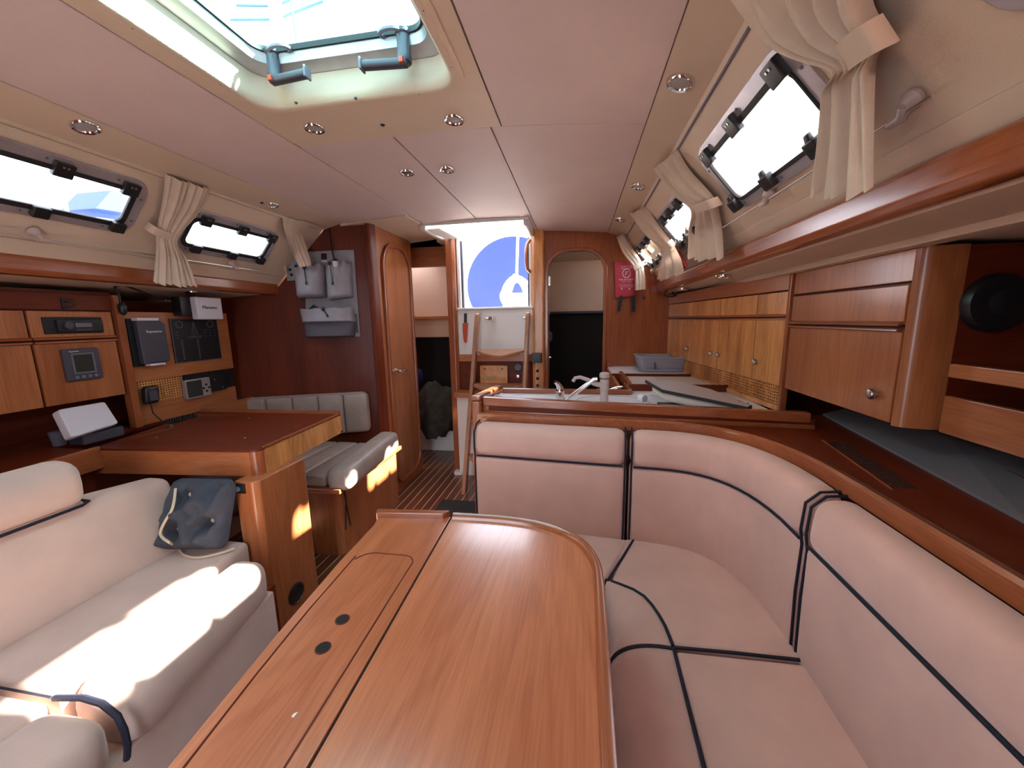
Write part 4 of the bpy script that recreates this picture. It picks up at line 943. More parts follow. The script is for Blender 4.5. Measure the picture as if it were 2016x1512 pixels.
out('side_lip', G().prism([cn[-1]+Vector((0, 0, .78)), FR+Vector((0, 0, .78)), FR+Vector((-.010, 0, .78)), cn[-1]+Vector((-.010, 0, .78))], (0, 0, .010)), 'trim_y', ct, bevel=.003)
lid_ = [B(262, 862, z=ztop), B(330, 845, z=ztop), B(375, 825, z=ztop), B(400, 819, z=ztop), B(470, 817, z=ztop)]
out('lid_line', G().tube([crom(lid_, i/20) for i in range(21)], .0012, 5), 'trim_x', ct)
for px, py in ((482, 862), (308, 861), (490, 823)):
    out('screw_head', G().lathe([(.004, 0), (.003, .0012)], B(px, py, z=ztop), (0, 0, 1), 10), 'knob', ct)
out('rear_side_board', G().box(-2.055, -2.035, 1.76, 2.09, .45, .800), 'wood_y', ct, bevel=.003)
lg = out('leg', G().prism([(-1.242, 1.145, 0), (-1.168, 1.145, 0), (-1.150, 1.162, 0), (-1.148, 1.40, 0), (-1.242, 1.40, 0)], (0, 0, .684)), 'wood_z', ct, bevel=.006, seg=3)
g = G(); q = B(583, 1168, x=-1.149); g.lathe([(.044, 0), (.044, .004), (.036, .009), (.034, .005), (.001, .007)], q, (1, 0, 0), 28); out('round_vent', g, 'black', ct)
q = B(473, 961, y=1.146); sw = out('switch_plate', G().box(q.x-.020, q.x+.024, 1.138, 1.146, q.z-.018, q.z+.018), 'black', ct, bevel=.002)
out('switch_knob', G().lathe([(.010, 0), (.010, .010), (.007, .012)], (q.x-.002, 1.138, q.z), (0, -1, 0), 16), 'mgrey', sw)
# --- navigator's seat
ns = thing('navigator_seat', 'box seat with grey padded leather cushion and tall front bolster', 'seat', (-1.45, 1.95, 0))
out('base_front', G().prism([(-1.62, 1.72, .0), (-1.27, 1.72, 0), (-1.235, 1.745, 0), (-1.225, 1.80, 0), (-1.225, 2.36, 0), (-1.62, 2.30, 0)], (0, 0, .40)), 'wood_z', ns, bevel=.004)
out('seat_board', G().prism([(-1.85, 1.66, .40), (-1.17, 1.64, .40), (-1.17, 2.34, .40), (-1.85, 2.10, .40)], (0, 0, .025)), 'trim_x', ns, bevel=.004)
def nsm(x0, y0, z0, sk=.0): return lambda a, b, c: Vector((x0+a, y0+b, z0+c))
for i in range(3):
    x0 = -1.70+i*.148
    out('seat_pad', G().cushion((.145, .56, .055), .014, nsm(x0, 1.655, .425), (2, 5, 1), puff=(0, 0, .006)), 'leather', ns, ang=60)
out('front_bolster', G().cushion((.13, .58, .115), .035, lambda a, b, c: Vector((-1.256+a, 1.655+b+.06*(a/.13)*0, .405+c+.04*(b/.58))), (2, 6, 1), puff=(.004, 0, .006)), 'leather', ns, ang=60)
for x_, k_ in ((-1.218, .02), (-1.214, -.03)):
    out('cord', G().tube([(x_, 1.74, .405), (x_+.004, 1.745, .33), (x_+.003, 1.75+k_, .16)], .004, 6), 'ink', ns)
bk_ = thing('wall_cushion', 'ribbed beige leather backrest pad on the left bulkhead', 'backrest', bw(.4, .52))
t0_, t1_ = .095, .860
wd = (t1_-t0_)/5
for i in range(5):
    a0 = t0_+i*wd
    out('rib_pad', G().cushion((wd-.001, .265, .05), .016 if 0 < i < 4 else .022, (lambda a0: lambda a, b, c: bw(a0+a, .525+b, .012+c))(a0), (3, 4, 1), puff=(0, 0, .004)), 'leather', bk_, ang=60)
o_ = rrect(t0_-.004, t1_+.004, .520, .795, .04, 5)
out('edge_band', G().prism([bw(a, b, .006) for a, b in o_], BWN*.030), 'leather', bk_, bevel=.006)
# ================================================================== LEFT LOCKERS AND INSTRUMENT PANEL
XC = -2.04
lc = thing('left_wall_cabinet', 'cherry wall cabinet over the left ledge holding radio and display', 'cabinet', (-2.2, .8, .94))
out('body', G().box(-2.42, XC-.004, YN, 1.42, .945, 1.40), 'dark_z', lc)
out('top_rail', G().box(XC-.004, XC+.010, YN, 1.412, 1.322, 1.385), 'dark_y', lc, bevel=.002)
yd = [YN, .45, B(55, 660, x=XC).y, 1.408]
for i in range(3):
    a, b = yd[i]+.004, yd[i+1]-.004
    dp = out('upper_door', G().box(XC-.004, XC+.010, a, b, 1.208, 1.316), 'wood_z', lc, bevel=.003); 
    out('finger_grip', G().prism([(XC+.010, a, 1.207), (XC+.020, a, 1.205), (XC+.021, a, 1.210), (XC+.010, a, 1.216)], (0, b-a, 0)), 'trim_y', dp)
    dp = out('lower_door', G().box(XC-.004, XC+.010, a, b, .948, 1.196), 'wood_z', lc, bevel=.003)
    out('finger_grip', G().prism([(XC+.010, a, 1.188), (XC+.021, a, 1.192), (XC+.020, a, 1.198), (XC+.010, a, 1.197)], (0, b-a, 0)), 'trim_y', dp)
out('divider', G().box(XC-.02, XC+.022, 1.415, 1.445, .783, 1.39), 'trim_z', lc, bevel=.004)
out('lower_back', G().box(-2.30, -2.28, YN, 1.42, .783, .945), 'dark_y', lc)
np_ = thing('instrument_panel', 'cherry instrument panel above the chart table', 'panel', (-2.05, 1.7, .8))
out('panel_board', G().box(XC-.016, XC+.002, 1.447, 1.985, .995, 1.318), 'wood_y', np_, bevel=.002)
out('recess', G().box(-2.40, -2.20, 1.447, 1.93, .80, 1.38), 'dark_y', np_)
out('lower_board', G().box(XC-.016, XC-.004, 1.447, 1.985, .783, .885), 'wood_y', np_, bevel=.002)
out('lattice_backing', G().box(XC-.024, XC-.012, 1.447, 1.985, .880, .996), 'dark', np_)
g = G(); z = .888
while z < .994: g.box(XC-.012, XC-.005, 1.447, 1.68, z, z+.005); z += .0115
k = 0
while k*.0125 < .232: g.box(XC-.012, XC-.006, 1.447+k*.0125, 1.447+k*.0125+.005, .885, .995); k += 1
out('lattice', g, 'gold', np_, kind='stuff', smooth=False)
def facebox(name, x0, x1, px, ma, par, bev=.003, x=XC):
    """panel-mounted box: the picture corners (TL,TR,BR,BL) laid on the panel plane"""
    P_ = [B(a, b, x=x) for a, b in px]; y0 = (P_[0].y+P_[3].y)/2; y1 = (P_[1].y+P_[2].y)/2; z0 = (P_[2].z+P_[3].z)/2; z1 = (P_[0].z+P_[1].z)/2
    o = out(name, G().box(x0, x1, y0, y1, z0, z1), ma, par, bevel=bev); return o, (y0, y1, z0, z1)
# radio
rd = thing('car_radio', 'black car radio set in the left cabinet door', 'radio', (-2.03, 1.27, 1.22))
o, (y0, y1, z0, z1) = facebox('housing', XC+.008, XC+.016, ((78, 627), (192, 622), (200, 652), (82, 662)), 'rubber', rd)
out('face', G().box(XC+.015, XC+.026, y0+.035, y1-.004, z0+.006, z1-.010), 'black', rd, bevel=.005)
out('display', G().box(XC+.0262, XC+.0272, y0+.090, y1-.045, z0+.026, z1-.024), 'mgrey', rd)
out('dial', G().lathe([(.016, 0), (.015, .008), (.010, .009)], (XC+.026, y0+.068, (z0+z1)/2), (1, 0, 0), 20), 'dgrey', rd)
out('key_strip', G().box(XC+.0262, XC+.0275, y0+.090, y1-.045, z0+.012, z0+.018), 'dgrey', rd)
# display instrument
pt = thing('autopilot_display', 'grey square display with four round buttons on the lower left door', 'display', (-2.03, 1.27, 1.03))
o, (y0, y1, z0, z1) = facebox('case', XC+.010, XC+.026, ((113, 690), (186, 682), (195, 744), (123, 753)), 'dgrey', pt, .008)
out('bezel', G().box(XC+.025, XC+.028, y0+.024, y1-.022, z0+.030, z1-.018), 'mgrey', pt, bevel=.002)
out('screen', G().box(XC+.028, XC+.029, y0+.030, y1-.030, z0+.036, z1-.025), 'screen', pt)
for i in range(4):
    out('button', G().lathe([(.0065, 0), (.0065, .004), (.003, .005)], (XC+.026, y0+.030+i*(y1-y0-.058)/3, z0+.016), (1, 0, 0), 14), 'mgrey', pt)
text('lettering', 'Raymarine', .0075, (XC+.0266, y0+.020, z1-.013), (0, 1, 0), (0, 0, 1), 'paint', pt)
# covered plotter
rm = thing('chart_plotter', 'chart plotter under a dark grey sun cover with white lettering', 'display', (-2.03, 1.53, 1.06))
o, (y0, y1, z0, z1) = facebox('bracket', XC+.002, XC+.012, ((243, 628), (312, 627), (322, 714), (262, 725)), 'rubber', rm)
out('sun_cover', G().prism([(XC+.012, a, b) for a, b in ((y0+.022, z0+.010), (y1-.004, z0+.014), (y1, z0+.030), (y1, z1-.025), (y1-.018, z1-.010), (y0+.020, z1-.010))], (.030, 0, 0)), 'dgrey', rm, bevel=.006, seg=3)
out('label_strip', G().box(XC+.012, XC+.046, y0+.020, y1-.030, z1-.010, z1+.003), 'white', rm, bevel=.001)
out('label_strip', G().box(XC+.012, XC+.045, y0+.045, y1-.030, z0+.0, z0+.010), 'white', rm, bevel=.001)
text('lettering', 'Raymarine', .0165, (XC+.0425, y0+.052, z1-.066), (0, 1, 0), (0, 0, 1), 'paint', rm)
# switch panel
sp = thing('electrical_panel', 'black electrical switch panel with a boat diagram and two gauges', 'panel', (-2.03, 1.78, 1.06))
o, (y0, y1, z0, z1) = facebox('plate', XC+.002, XC+.008, ((330, 629), (427, 626), (432, 706), (345, 716)), 'black', sp, .001)
out('edge_frame', G().ring([(XC+.008, a, b) for a, b in rrect(y0, y1, z0, z1, .002, 1)], [(XC+.008, a, b) for a, b in rrect(y0+.003, y1-.003, z0+.003, z1-.003, .002, 1)], (.001, 0, 0)), 'mgrey', sp)
XP = XC+.0082
for yy in (y0+.045, y1-.045):
    lp_ = [Vector((XP, yy+.019*math.cos(t), z1-.030+.019*math.sin(t))) for t in [2*PI*i/24 for i in range(24)]]
    cc = Vector((XP, yy, z1-.030)); out('gauge_ring', G().ring(lp_, [cc+(q-cc)*.86 for q in lp_], (.001, 0, 0)), 'mgrey', sp)
ym = (y0+y1)/2-.01
g = G(); g.tube([(XP, ym, z1-.018), (XP, ym-.018, z1-.090)], .0007, 4); g.tube([(XP, ym, z1-.018), (XP, ym+.020, z1-.090)], .0007, 4); g.tube([(XP, ym, z1-.018), (XP, ym, z1-.092)], .0006, 4)
for zz_ in (.030, .045, .060, .075): g.tube([(XP, ym-.018*zz_/.075, z1-.018-zz_), (XP, ym+.016*zz_/.075, z1-.018-zz_)], .0005, 4)
g.tube([(XP, ym-.038, z1-.095), (XP, ym+.042, z1-.093)], .0009, 4); g.tube([(XP, ym-.036, z1-.101), (XP, ym+.036, z1-.100)], .0009, 4)
out('boat_diagram', g, 'mgrey', sp, kind='stuff')
g = G()
for cy in (y0+.045, ym+.01):
    for k in range(9): g.box(XP, XP+.003, cy-.004, cy+.004, z1-.115-k*.012, z1-.110-k*.012)
for k in range(3):
    for j in range(3): g.box(XP, XP+.0006, y1-.085+.028*j, y1-.075+.028*j, z1-.064-k*.016, z1-.062-k*.016)
    g.box(XP, XP+.0006, y0+.02, y0+.034, z1-.070-k*.014, z1-.068-k*.014)
out('breaker_row', g, 'mgrey', sp, kind='stuff', smooth=False)
# small gps, black handset, coil cord
gp = thing('gps_unit', 'small silver-grey navigation unit with dark screen and round keypad', 'gps', (-2.02, 1.74, .87))
o, (y0, y1, z0, z1) = facebox('case', XC-.002, XC+.022, ((356, 750), (405, 742), (412, 776), (363, 787)), 'alu', gp, .003)
out('screen', G().box(XC+.022, XC+.0235, y0+.007, y0+.088, z0+.007, z1-.007), 'screen', gp)
for a in range(4):
    t = a*PI/2; out('button', G().lathe([(.0065, 0), (.0065, .002)], (XC+.022, y1-.027+.016*math.cos(t), (z0+z1)/2-.006+.018*math.sin(t)), (1, 0, 0), 12), 'black', gp)
rdio = thing('marine_radio', 'black radio unit right of the small silver navigation unit', 'radio', (-2.03, 1.87, .88))
out('case', G().box(XC-.004, XC+.016, y1+.006, y1+.105, z0+.012, z1+.006), 'black', rdio, bevel=.006)
out('knob', G().lathe([(.008, 0), (.007, .008)], (XC+.016, y1+.03, z1-.02), (1, 0, 0), 14), 'dgrey', rdio)
out('knob', G().lathe([(.006, 0), (.005, .008)], (XC+.016, y1+.075, z0+.03), (1, 0, 0), 14), 'dgrey', rdio)
hs = thing('radio_handset', 'black microphone handset hanging by the divider post over the chart table', 'handset', (-2.0, 1.50, .79))
out('body', G().cushion((.035, .065, .085), .014, lambda a, b, c: Vector((-2.035+a, 1.462+b+.1*(c-.04), .885+c))), 'black', hs)
out('grille', G().prism([(-1.999, 1.475+.006*i, .90) for i in (0, 6)]+[(-1.999, 1.475+.006*i, .95) for i in (6, 0)], (.003, 0, 0)), 'dgrey', hs)
g = G(); pts = [];
for i in range(120):
    t = i/119; a = t*2*PI*12; pts.append((-1.93+.012*math.cos(a)*.6, 1.48+.14*t, .798+.012*math.sin(a)))
g.tube([(-2.02, 1.49, .89), (-2.0, 1.48, .84), (-1.94, 1.47, .80)], .003, 6); g.tube(pts, .0028, 5); out('coiled_cord', g, 'rubber', hs)
out('plug', G().lathe([(.007, 0), (.009, .01), (.004, .014)], (-1.86, 1.44, .786), (0, 0, 1), 14), 'knob', label='small metal plug standing on the chart table near the coiled cord', cat='plug')
# white display box marked Matsutec
mt = thing('receiver_box', 'white square receiver box lettered Matsutec under the side deck', 'receiver', (-1.93, 1.8, 1.27))
P_ = [B(383, 584, x=-1.95), B(434, 586, x=-1.95), B(437, 629, x=-1.95), B(389, 631, x=-1.95)]
y0, y1, z0, z1 = P_[0].y, P_[1].y, P_[2].z, P_[0].z
out('case', G().box(-1.985, -1.945, y0, y1, z0, z1), 'white', mt, bevel=.007, seg=3)
text('lettering', 'Matsutec', .0235, (-1.9446, y0+.030, z1-.060), (0, 1, 0), (0, 0, 1), 'ink', mt, ext=.001)
out('bracket', G().box(-2.04, -1.985, y0-.05, y1-.02, z0+.02, z1), 'black', mt, bevel=.004)
# reading lamp, coat hook
rl = thing('reading_lamp', 'dark flexible reading lamp bent under the left side deck', 'lamp', B(240, 600, x=-2.02))
P_ = [B(*a, x=-2.0) for a in ((238, 603), (234, 580), (226, 565), (245, 563), (290, 578), (325, 590))]
out('stem', G().tube([crom(P_, i/24) for i in range(25)], .0045, 8), 'black', rl)
q = P_[0]; out('head', G().ball(q+Vector((0, .005, -.01)), .020, 14, (.8, .8, 1.5)), 'black', rl)
q = B(322, 597, x=-2.0); out('clip', G().box(q.x-.01, q.x+.01, q.y-.06, q.y+.03, q.z, q.z+.018), 'clear', rl, bevel=.004)
q = B(124, 598, x=XC+.010)
hk = thing('coat_hook', 'dark double hook on the red-brown rail above the radio', 'hook', q)
out('stem', G().box(q.x, q.x+.006, q.y-.006, q.y+.006, q.z-.024, q.z+.024), 'black', hk, bevel=.002)
for dz in (.010, -.010): out('prong', G().tube([q+Vector((.004, 0, dz)), q+Vector((.02, .012, dz-.002)), q+Vector((.022, .024, dz+.006))], .004, 6), 'black', hk)
# white cover box and beaker on the ledge
wb = thing('white_instrument_cover', 'white plastic instrument cover tilted on a black base on the left ledge', 'cover', (-1.95, 1.2, .785))
P_ = [B(114, 806, x=-1.955), B(207, 790, x=-1.985), B(235, 833, x=-1.93), B(142, 862, x=-1.90)]
nn = (P_[1]-P_[0]).cross(P_[3]-P_[0]).normalized()
if nn.x > 0: nn = -nn
rr_ = []
for i in range(4):
    a = P_[i]; b = P_[i-1]; c = P_[(i+1) % 4]
    for k in range(5): t = k/4; p0 = a.lerp(b, .09); p1 = a.lerp(c, .09); rr_.append(p0*(1-t)**2+a*2*t*(1-t)+p1*t*t)
out('cover', G().prism(rr_, nn*.035), 'white', wb, bevel=.006, seg=3)
out('base', G().box(-2.02, -1.945, 1.17, 1.315, .785, .825), 'dgrey', wb, bevel=.004)
q = B(110, 838, x=-2.05); out('grey_beaker', G().lathe([(.020, 0), (.024, .03), (.026, .055), (.020, .06)], (q.x, q.y, .785), (0, 0, 1), 20), 'mgrey', label='small grey beaker on the ledge left of the white cover', cat='beaker')
# ================================================================== WINDOWS
def portlight(idx, fn, y0, y1, s0, s1, hinge_ys, latch_ys, star=False):
    sw_ = .005 if star else .012
    """aluminium framed portlight in the sloping wall; h measured into the room"""
    c = fn((y0+y1)/2, (s0+s1)/2); t = thing('window_%d' % idx, '', '', c, kind='structure')
    nrm = fn(0, 0, 1)-fn(0, 0, 0)
    def loop(a0, a1, b0, b1, r, h): return [fn(a, b, h) for a, b in rrect(a0, a1, b0, b1, r, 6)]
    m_ = .040
    out('window_frame', G().ring(loop(y0-m_, y1+m_, s0-m_, s1+m_-.008, .060, .0), loop(y0+.002, y1-.002, s0+.002, s1-.002, .035, .0), nrm*.010), 'alu', t, bevel=.003)
    out('rubber_seal', G().ring(loop(y0-sw_*.5, y1+sw_*.5, s0-.006, s1+.006, .040, .004), loop(y0+sw_, y1-sw_, s0+.010, s1-sw_, .028, .004), nrm*.010), 'rubber', t, bevel=.002)
    out('pane', G().ring(loop(y0+.001, y1-.001, s0+.001, s1-.001, .03, -.012), [fn((y0+y1)/2, (s0+s1)/2, -.012)]*28, nrm*.0001) if False else G().prism(loop(y0+.001, y1-.001, s0+.001, s1-.001, .03, -.012), nrm*.004), 'pane', t, smooth=False)
    def blk(a0, a1, b0, b1, h0, h1): return G().hexa([fn(a0, b0, h0), fn(a1, b0, h0), fn(a1, b1, h0), fn(a0, b1, h0), fn(a0, b0, h1), fn(a1, b0, h1), fn(a1, b1, h1), fn(a0, b1, h1)])
    for y in hinge_ys:
        hg = out('hinge', blk(y-.026, y+.026, s0-.026, s0+.022, .008, .026), 'black', t, bevel=.004)
        for dy in (-.006, .006): out('screw', G().lathe([(.0035, 0), (.0035, .002)], fn(y+dy, s0-.014, .0255), nrm, 8), 'knob', hg)
    for y in latch_ys:
        lt = out('latch', blk(y-.022, y+.022, s1-.016, s1+.024, .008, .030), 'black', t, bevel=.005)
        if star:
            out('latch_grip', G().hexa([fn(y-.014, s1-.030, .016), fn(y+.002, s1-.030, .016), fn(y+.010, s1-.006, .016), fn(y-.010, s1-.006, .016), fn(y-.014, s1-.030, .026), fn(y+.002, s1-.030, .026), fn(y+.010, s1-.006, .030), fn(y-.010, s1-.006, .030)]), 'black', lt, bevel=.003)
    ys_ = [y0-.024, y1+.024]
    for y in ys_:
        for s_ in (s0+.03, s1-.03): out('screw', G().lathe([(.004, 0), (.0035, .002)], fn(y, s_, .010), nrm, 10), 'mgrey', t)
    for y in hinge_ys+latch_ys:
        out('screw', G().lathe([(.004, 0), (.0035, .002)], fn(y-.040, (s0-.022) if y in hinge_ys else s1+.016, .010), nrm, 10), 'mgrey', t)
def yw(f, px, py): return f(px, py).y
portlight(1, wl, .43, 1.285, .095, .250, [yw(WL, 118, 325), yw(WL, 250, 370), .62], [yw(WL, 70, 412), yw(WL, 222, 447), .70])
portlight(2, wl, 1.52, 1.975, .140, .280, [yw(WL, 405, 425), yw(WL, 475, 448), yw(WL, 530, 468)], [yw(WL, 380, 485), yw(WL, 450, 503), yw(WL, 505, 515)])
portlight(3, wr, .915, 1.39, .120, .282, [yw(WR, 1530, 115), yw(WR, 1452, 235), yw(WR, 1404, 305)], [yw(WR, 1608, 258), yw(WR, 1515, 335), yw(WR, 1453, 390)], True)
portlight(4, wr, 1.71, 2.13, .145, .280, [1.78, 1.93, 2.06], [1.80, 1.95, 2.08], True)
portlight(5, wr, 2.43, 2.94, .150, .280, [2.52, 2.68, 2.86], [2.52, 2.70, 2.86], True)
portlight(6, wr, .13, .59, .120, .282, [.2, .36, .52], [.2, .36, .52], True)  # unseen window beside the camera, added to let more daylight in
# curtain wires with their little holders
for side, fn, ya, yb, hold in (('left', wl, YN, 2.06, [yw(WL, 66, 440), yw(WL, 450, 520)]), ('right', wr, .70, 2.95, [yw(WR, 1795, 165), yw(WR, 1522, 372), yw(WR, 1290, 540)])):
    cwt = thing('curtain_wire', 'thin curtain wire below the %s-hand windows with small holders' % side, 'wire', fn((ya+yb)/2, .345, .0))
    S_ = .345 if side == 'left' else .325
    out('wire', G().tube([fn(ya+.02, S_, .028), fn(yb-.02, S_, .028)], .0022, 6), 'knob', cwt)
    nrm = fn(0, 0, 1)-fn(0, 0, 0)
    for y in hold:
        y = max(ya+.03, min(yb-.02, y))
        hb = out('holder', G().lathe([(.016, .008), (.017, .014), (.012, .022), (.008, .030)], fn(y, S_-.010, 0), nrm, 16), 'tapbeige', cwt)
        out('holder_arm', G().tube([fn(y, S_-.008, .024), fn(y+.012, S_+.004, .028), fn(y+.036, S_+.004, .030)], [.009, .008, .006], 8), 'tapbeige', cwt)
out('grey_lining_patch', G().hexa([wr(.86, .36, .009), wr(1.02, .33, .009), wr(1.02, .47, .009), wr(.86, .47, .009), wr(.86, .36, .011), wr(1.02, .33, .011), wr(1.02, .47, .011), wr(.86, .47, .011)]), 'mat' if False else 'alu', bpy.data.objects['wall_right']) if False else None
# curtain tracks
for side, f_ in (('right', lambda y: Vector((.338, y, 1.812))), ('left', lambda y: Vector((-1.592, y, 1.815)))):
    ye = 2.95 if side == 'right' else 2.20
    g = G(); a = f_(YN); 
    for dx in (0, -.010 if side == 'right' else .010): g.prism([a+Vector((dx, 0, 0)), a+Vector((dx+.003, 0, 0)), a+Vector((dx+.003, 0, .014)), a+Vector((dx, 0, .014))], (0, ye-YN, 0))
    out('curtain_track', g, 'mgrey' if side == 'right' else 'vinyl', label='slim curtain track along the top of the %s-hand window wall' % side, cat='track')
# ================================================================== CURTAINS
def curtain(rows, n, pleats, amp, label, strap, seed=0, nv=36, tie=.55):
    """rows: (pointA, pointB) pairs from the track down to the hem, n = direction into the cabin"""
    rr = random.Random(seed); n = Vector(n).normalized()
    A = [Vector(r[0]) for r in rows]; Bv = [Vector(r[1]) for r in rows]
    ph = [rr.uniform(0, 6) for _ in range(4)]
    def fn(v, u):
        a, b = crom(A, v), crom(Bv, v); w_ = (b-a).length
        k = 1-.55*math.exp(-((v-tie)/.10)**2)
        uu = u+.018*math.sin(2*PI*u*3+ph[0]+v*2)
        p = a.lerp(b, min(max(uu, 0), 1))
        d = amp*k*(.75*abs(math.sin(PI*pleats*uu+ph[1]+.5*math.sin(v*3+ph[3])))+.35*math.sin(2*PI*uu*pleats*.37+ph[2]+v*1.5)) 
        edge = math.sin(PI*min(max(u, 0), 1))**.35
        return p+n*(.006+d+.018*edge)
    # closed body: front surface plus a flatter back surface
    g = G(); nu = pleats*8
    vs_ = []
    for i in range(nv+1):
        for j in range(nu+1): vs_.append(fn(i/nv, j/nu))
    for i in range(nv+1):
        for j in range(nu+1): vs_.append(fn(i/nv, j/nu)-n*.005)
    W_ = nu+1; K = (nv+1)*W_; fs_ = []
    for i in range(nv):
        for j in range(nu):
            a = i*W_+j; fs_ += [(a, a+1, a+W_+1, a+W_), (K+a, K+a+W_, K+a+W_+1, K+a+1)]
        a = i*W_; fs_.append((a, a+W_, K+a+W_, K+a)); a = i*W_+nu; fs_.append((a, K+a, K+a+W_, a+W_))
    for j in range(nu):
        fs_.append((j, K+j, K+j+1, j+1)); a = nv*W_+j; fs_.append((a, a+1, K+a+1, K+a))
    th = thing('curtain', label, 'curtain', (A[0]+Bv[-1])/2, 'gathered cabin curtains')
    out('cloth', g.add(vs_, fs_), 'curtain', th, ang=75)
    if strap:
        P_ = [Vector(p) for p in strap[:-1]]; wd = strap[-1]; d = (P_[-1]-P_[0]).normalized(); s_ = n.cross(d).normalized()
        path = [crom(P_, i/14) for i in range(15)]
        g = G(); vs_ = []
        for p in path:
            for a, b in ((-wd, 0), (wd, 0), (wd, .004), (-wd, .004)): vs_.append(p+s_*a+n*b)
        fs_ = [(i*4+k, i*4+(k+1) % 4, (i+1)*4+(k+1) % 4, (i+1)*4+k) for i in range(14) for k in range(4)]+[(0, 1, 2, 3), (59, 58, 57, 56)]
        so_ = out('tie_strap', g.add(vs_, fs_), 'strap', th)
        out('snap', G().lathe([(.010*wd/.016, 0), (.009*wd/.016, .003), (.004*wd/.016, .004)], path[-1 if strap[-1] > 0 else 0]-d*wd*.8+n*.004, n, 14), 'mgrey', so_)
    return th
nR = wr(0, 0, 1)-wr(0, 0, 0); nL = wl(0, 0, 1)-wl(0, 0, 0)
def xr(px, py, x): return B(px, py, x=x)
# right side, nearest: sweeps from the track to the tie and hangs free above the rail
curtain([(WR(1447, 0), wr(.42, .0, 0)), (WR(1530, 58, .01), WR(1745, -120, .01)), (WR(1655, 112, .02), WR(1755, 52, .02)), (xr(1660, 150, .455), xr(1748, 110, .46)), (xr(1648, 250, .465), xr(1745, 230, .47)), (xr(1630, 352, .475), xr(1742, 350, .48))], nR, 7, .030,
        'large cream curtain at the top right, tied back over the nearest window', [WR(1652, 128, .03), WR(1665, 108, .055), WR(1705, 78, .065), WR(1755, 52, .045), .022], 1, tie=.42)
curtain([(WR(1300, 318), WR(1336, 292)), (WR(1330, 360, .01), WR(1360, 335, .01)), (WR(1368, 405, .02), WR(1408, 390, .02)), (xr(1364, 450, .495), xr(1425, 440, .515)), (xr(1360, 500, .50), xr(1432, 500, .525))], nR, 5, .022,
        'cream curtain tied between the nearest and middle right-hand windows', [WR(1368, 410, .05), WR(1390, 404, .06), WR(1418, 394, .03), .016], 2, tie=.5)
curtain([(WR(1247, 412), WR(1268, 405)), (WR(1272, 450, .01), WR(1292, 436, .01)), (WR(1306, 488, .02), WR(1324, 477, .02)), (xr(1305, 515, .44), xr(1340, 505, .47)), (xr(1298, 545, .45), xr(1350, 532, .49))], nR, 4, .026,
        'cream curtain tied between the middle and far right-hand windows', [WR(1308, 490, .05), WR(1318, 483, .06), WR(1327, 476, .03), .018], 3, tie=.5)
def yr(px, py): return B(px, py, y=2.93)
curtain([(yr(1213, 468), yr(1229, 461)), (yr(1226, 500), yr(1246, 490)), (yr(1248, 528), yr(1264, 519)), (yr(1250, 550), yr(1270, 545)), (yr(1250, 572), yr(1272, 570))], (0, -1, 0), 3, .014,
        'narrow cream curtain beside the red fire blanket', [yr(1247, 529)+Vector((0, -.02, 0)), yr(1257, 524)+Vector((0, -.03, 0)), yr(1272, 516)+Vector((0, -.02, 0)), .016], 4, tie=.5)
# left side
curtain([(WL(322, 338), WL(410, 366)), (WL(318, 380, .01), WL(392, 405, .01)), (WL(306, 452, .025), WL(345, 466, .025)), (xr(302, 500, -1.75), xr(362, 508, -1.75)), (xr(296, 549, -1.76), xr(380, 557, -1.76))], nL, 6, .022,
        'cream curtain tied between the two left-hand windows', [WL(347, 468, .045), WL(325, 462, .055), WL(303, 453, .045), WL(288, 443, .02), .016], 5, tie=.5)
pk = BW
cu_ = curtain([(WL(558, 428, .0), bw(.26, 1.83, .02)), (WL(562, 455, .02), BW(602, 458, .05)), (BW(572, 488, .10), BW(606, 490, .10)), (BW(583, 512, .12), BW(612, 510, .12)), (BW(592, 528, .11), BW(614, 524, .11))], BWN, 4, .016,
        'cream curtain by the left bulkhead with its hem tucked into the canvas pocket', None, 6, tie=.9)
tl = [BW(553, 508, .02), BW(560, 515, .035), BW(562, 530, .03), BW(566, 543, .035)]
g = G(); vs_ = []
pts = [crom(tl, i/12) for i in range(13)]
for i, p in enumerate(pts):
    w_ = .018*(1-i/16); vs_ += [p+Vector((-w_, 0, 0)), p+Vector((w_, 0, .006)), p+Vector((w_, -.003, .006)), p+Vector((-w_, -.003, 0))]
g.add(vs_, [(i*4+k, i*4+(k+1) % 4, (i+1)*4+(k+1) % 4, (i+1)*4+k) for i in range(12) for k in range(4)]+[(0, 1, 2, 3), (51, 50, 49, 48)])
out('loose_strap', g, 'strap', label='loose cream curtain strap hanging beside the left bulkhead notice', cat='strap')
# small red cloth bits tucked behind two right-hand curtains
for i, (a, b, x) in enumerate((((1333, 495), (1348, 528), .50), ((1270, 543), (1280, 566), .50))):
    p0, p1 = xr(*a, x), xr(*b, x); g = G(); g.prism([p0+Vector((0, -.02, 0)), p0+Vector((0, .02, .005)), p1+Vector((0, .03, 0)), p1+Vector((0, -.025, 0))], (.012, 0, 0))
    out('red_clip', g, 'red', bevel=.004, label=('red clip behind the curtain between the middle and far windows', 'red clip behind the narrow curtain near the fire blanket')[i], cat='clip')
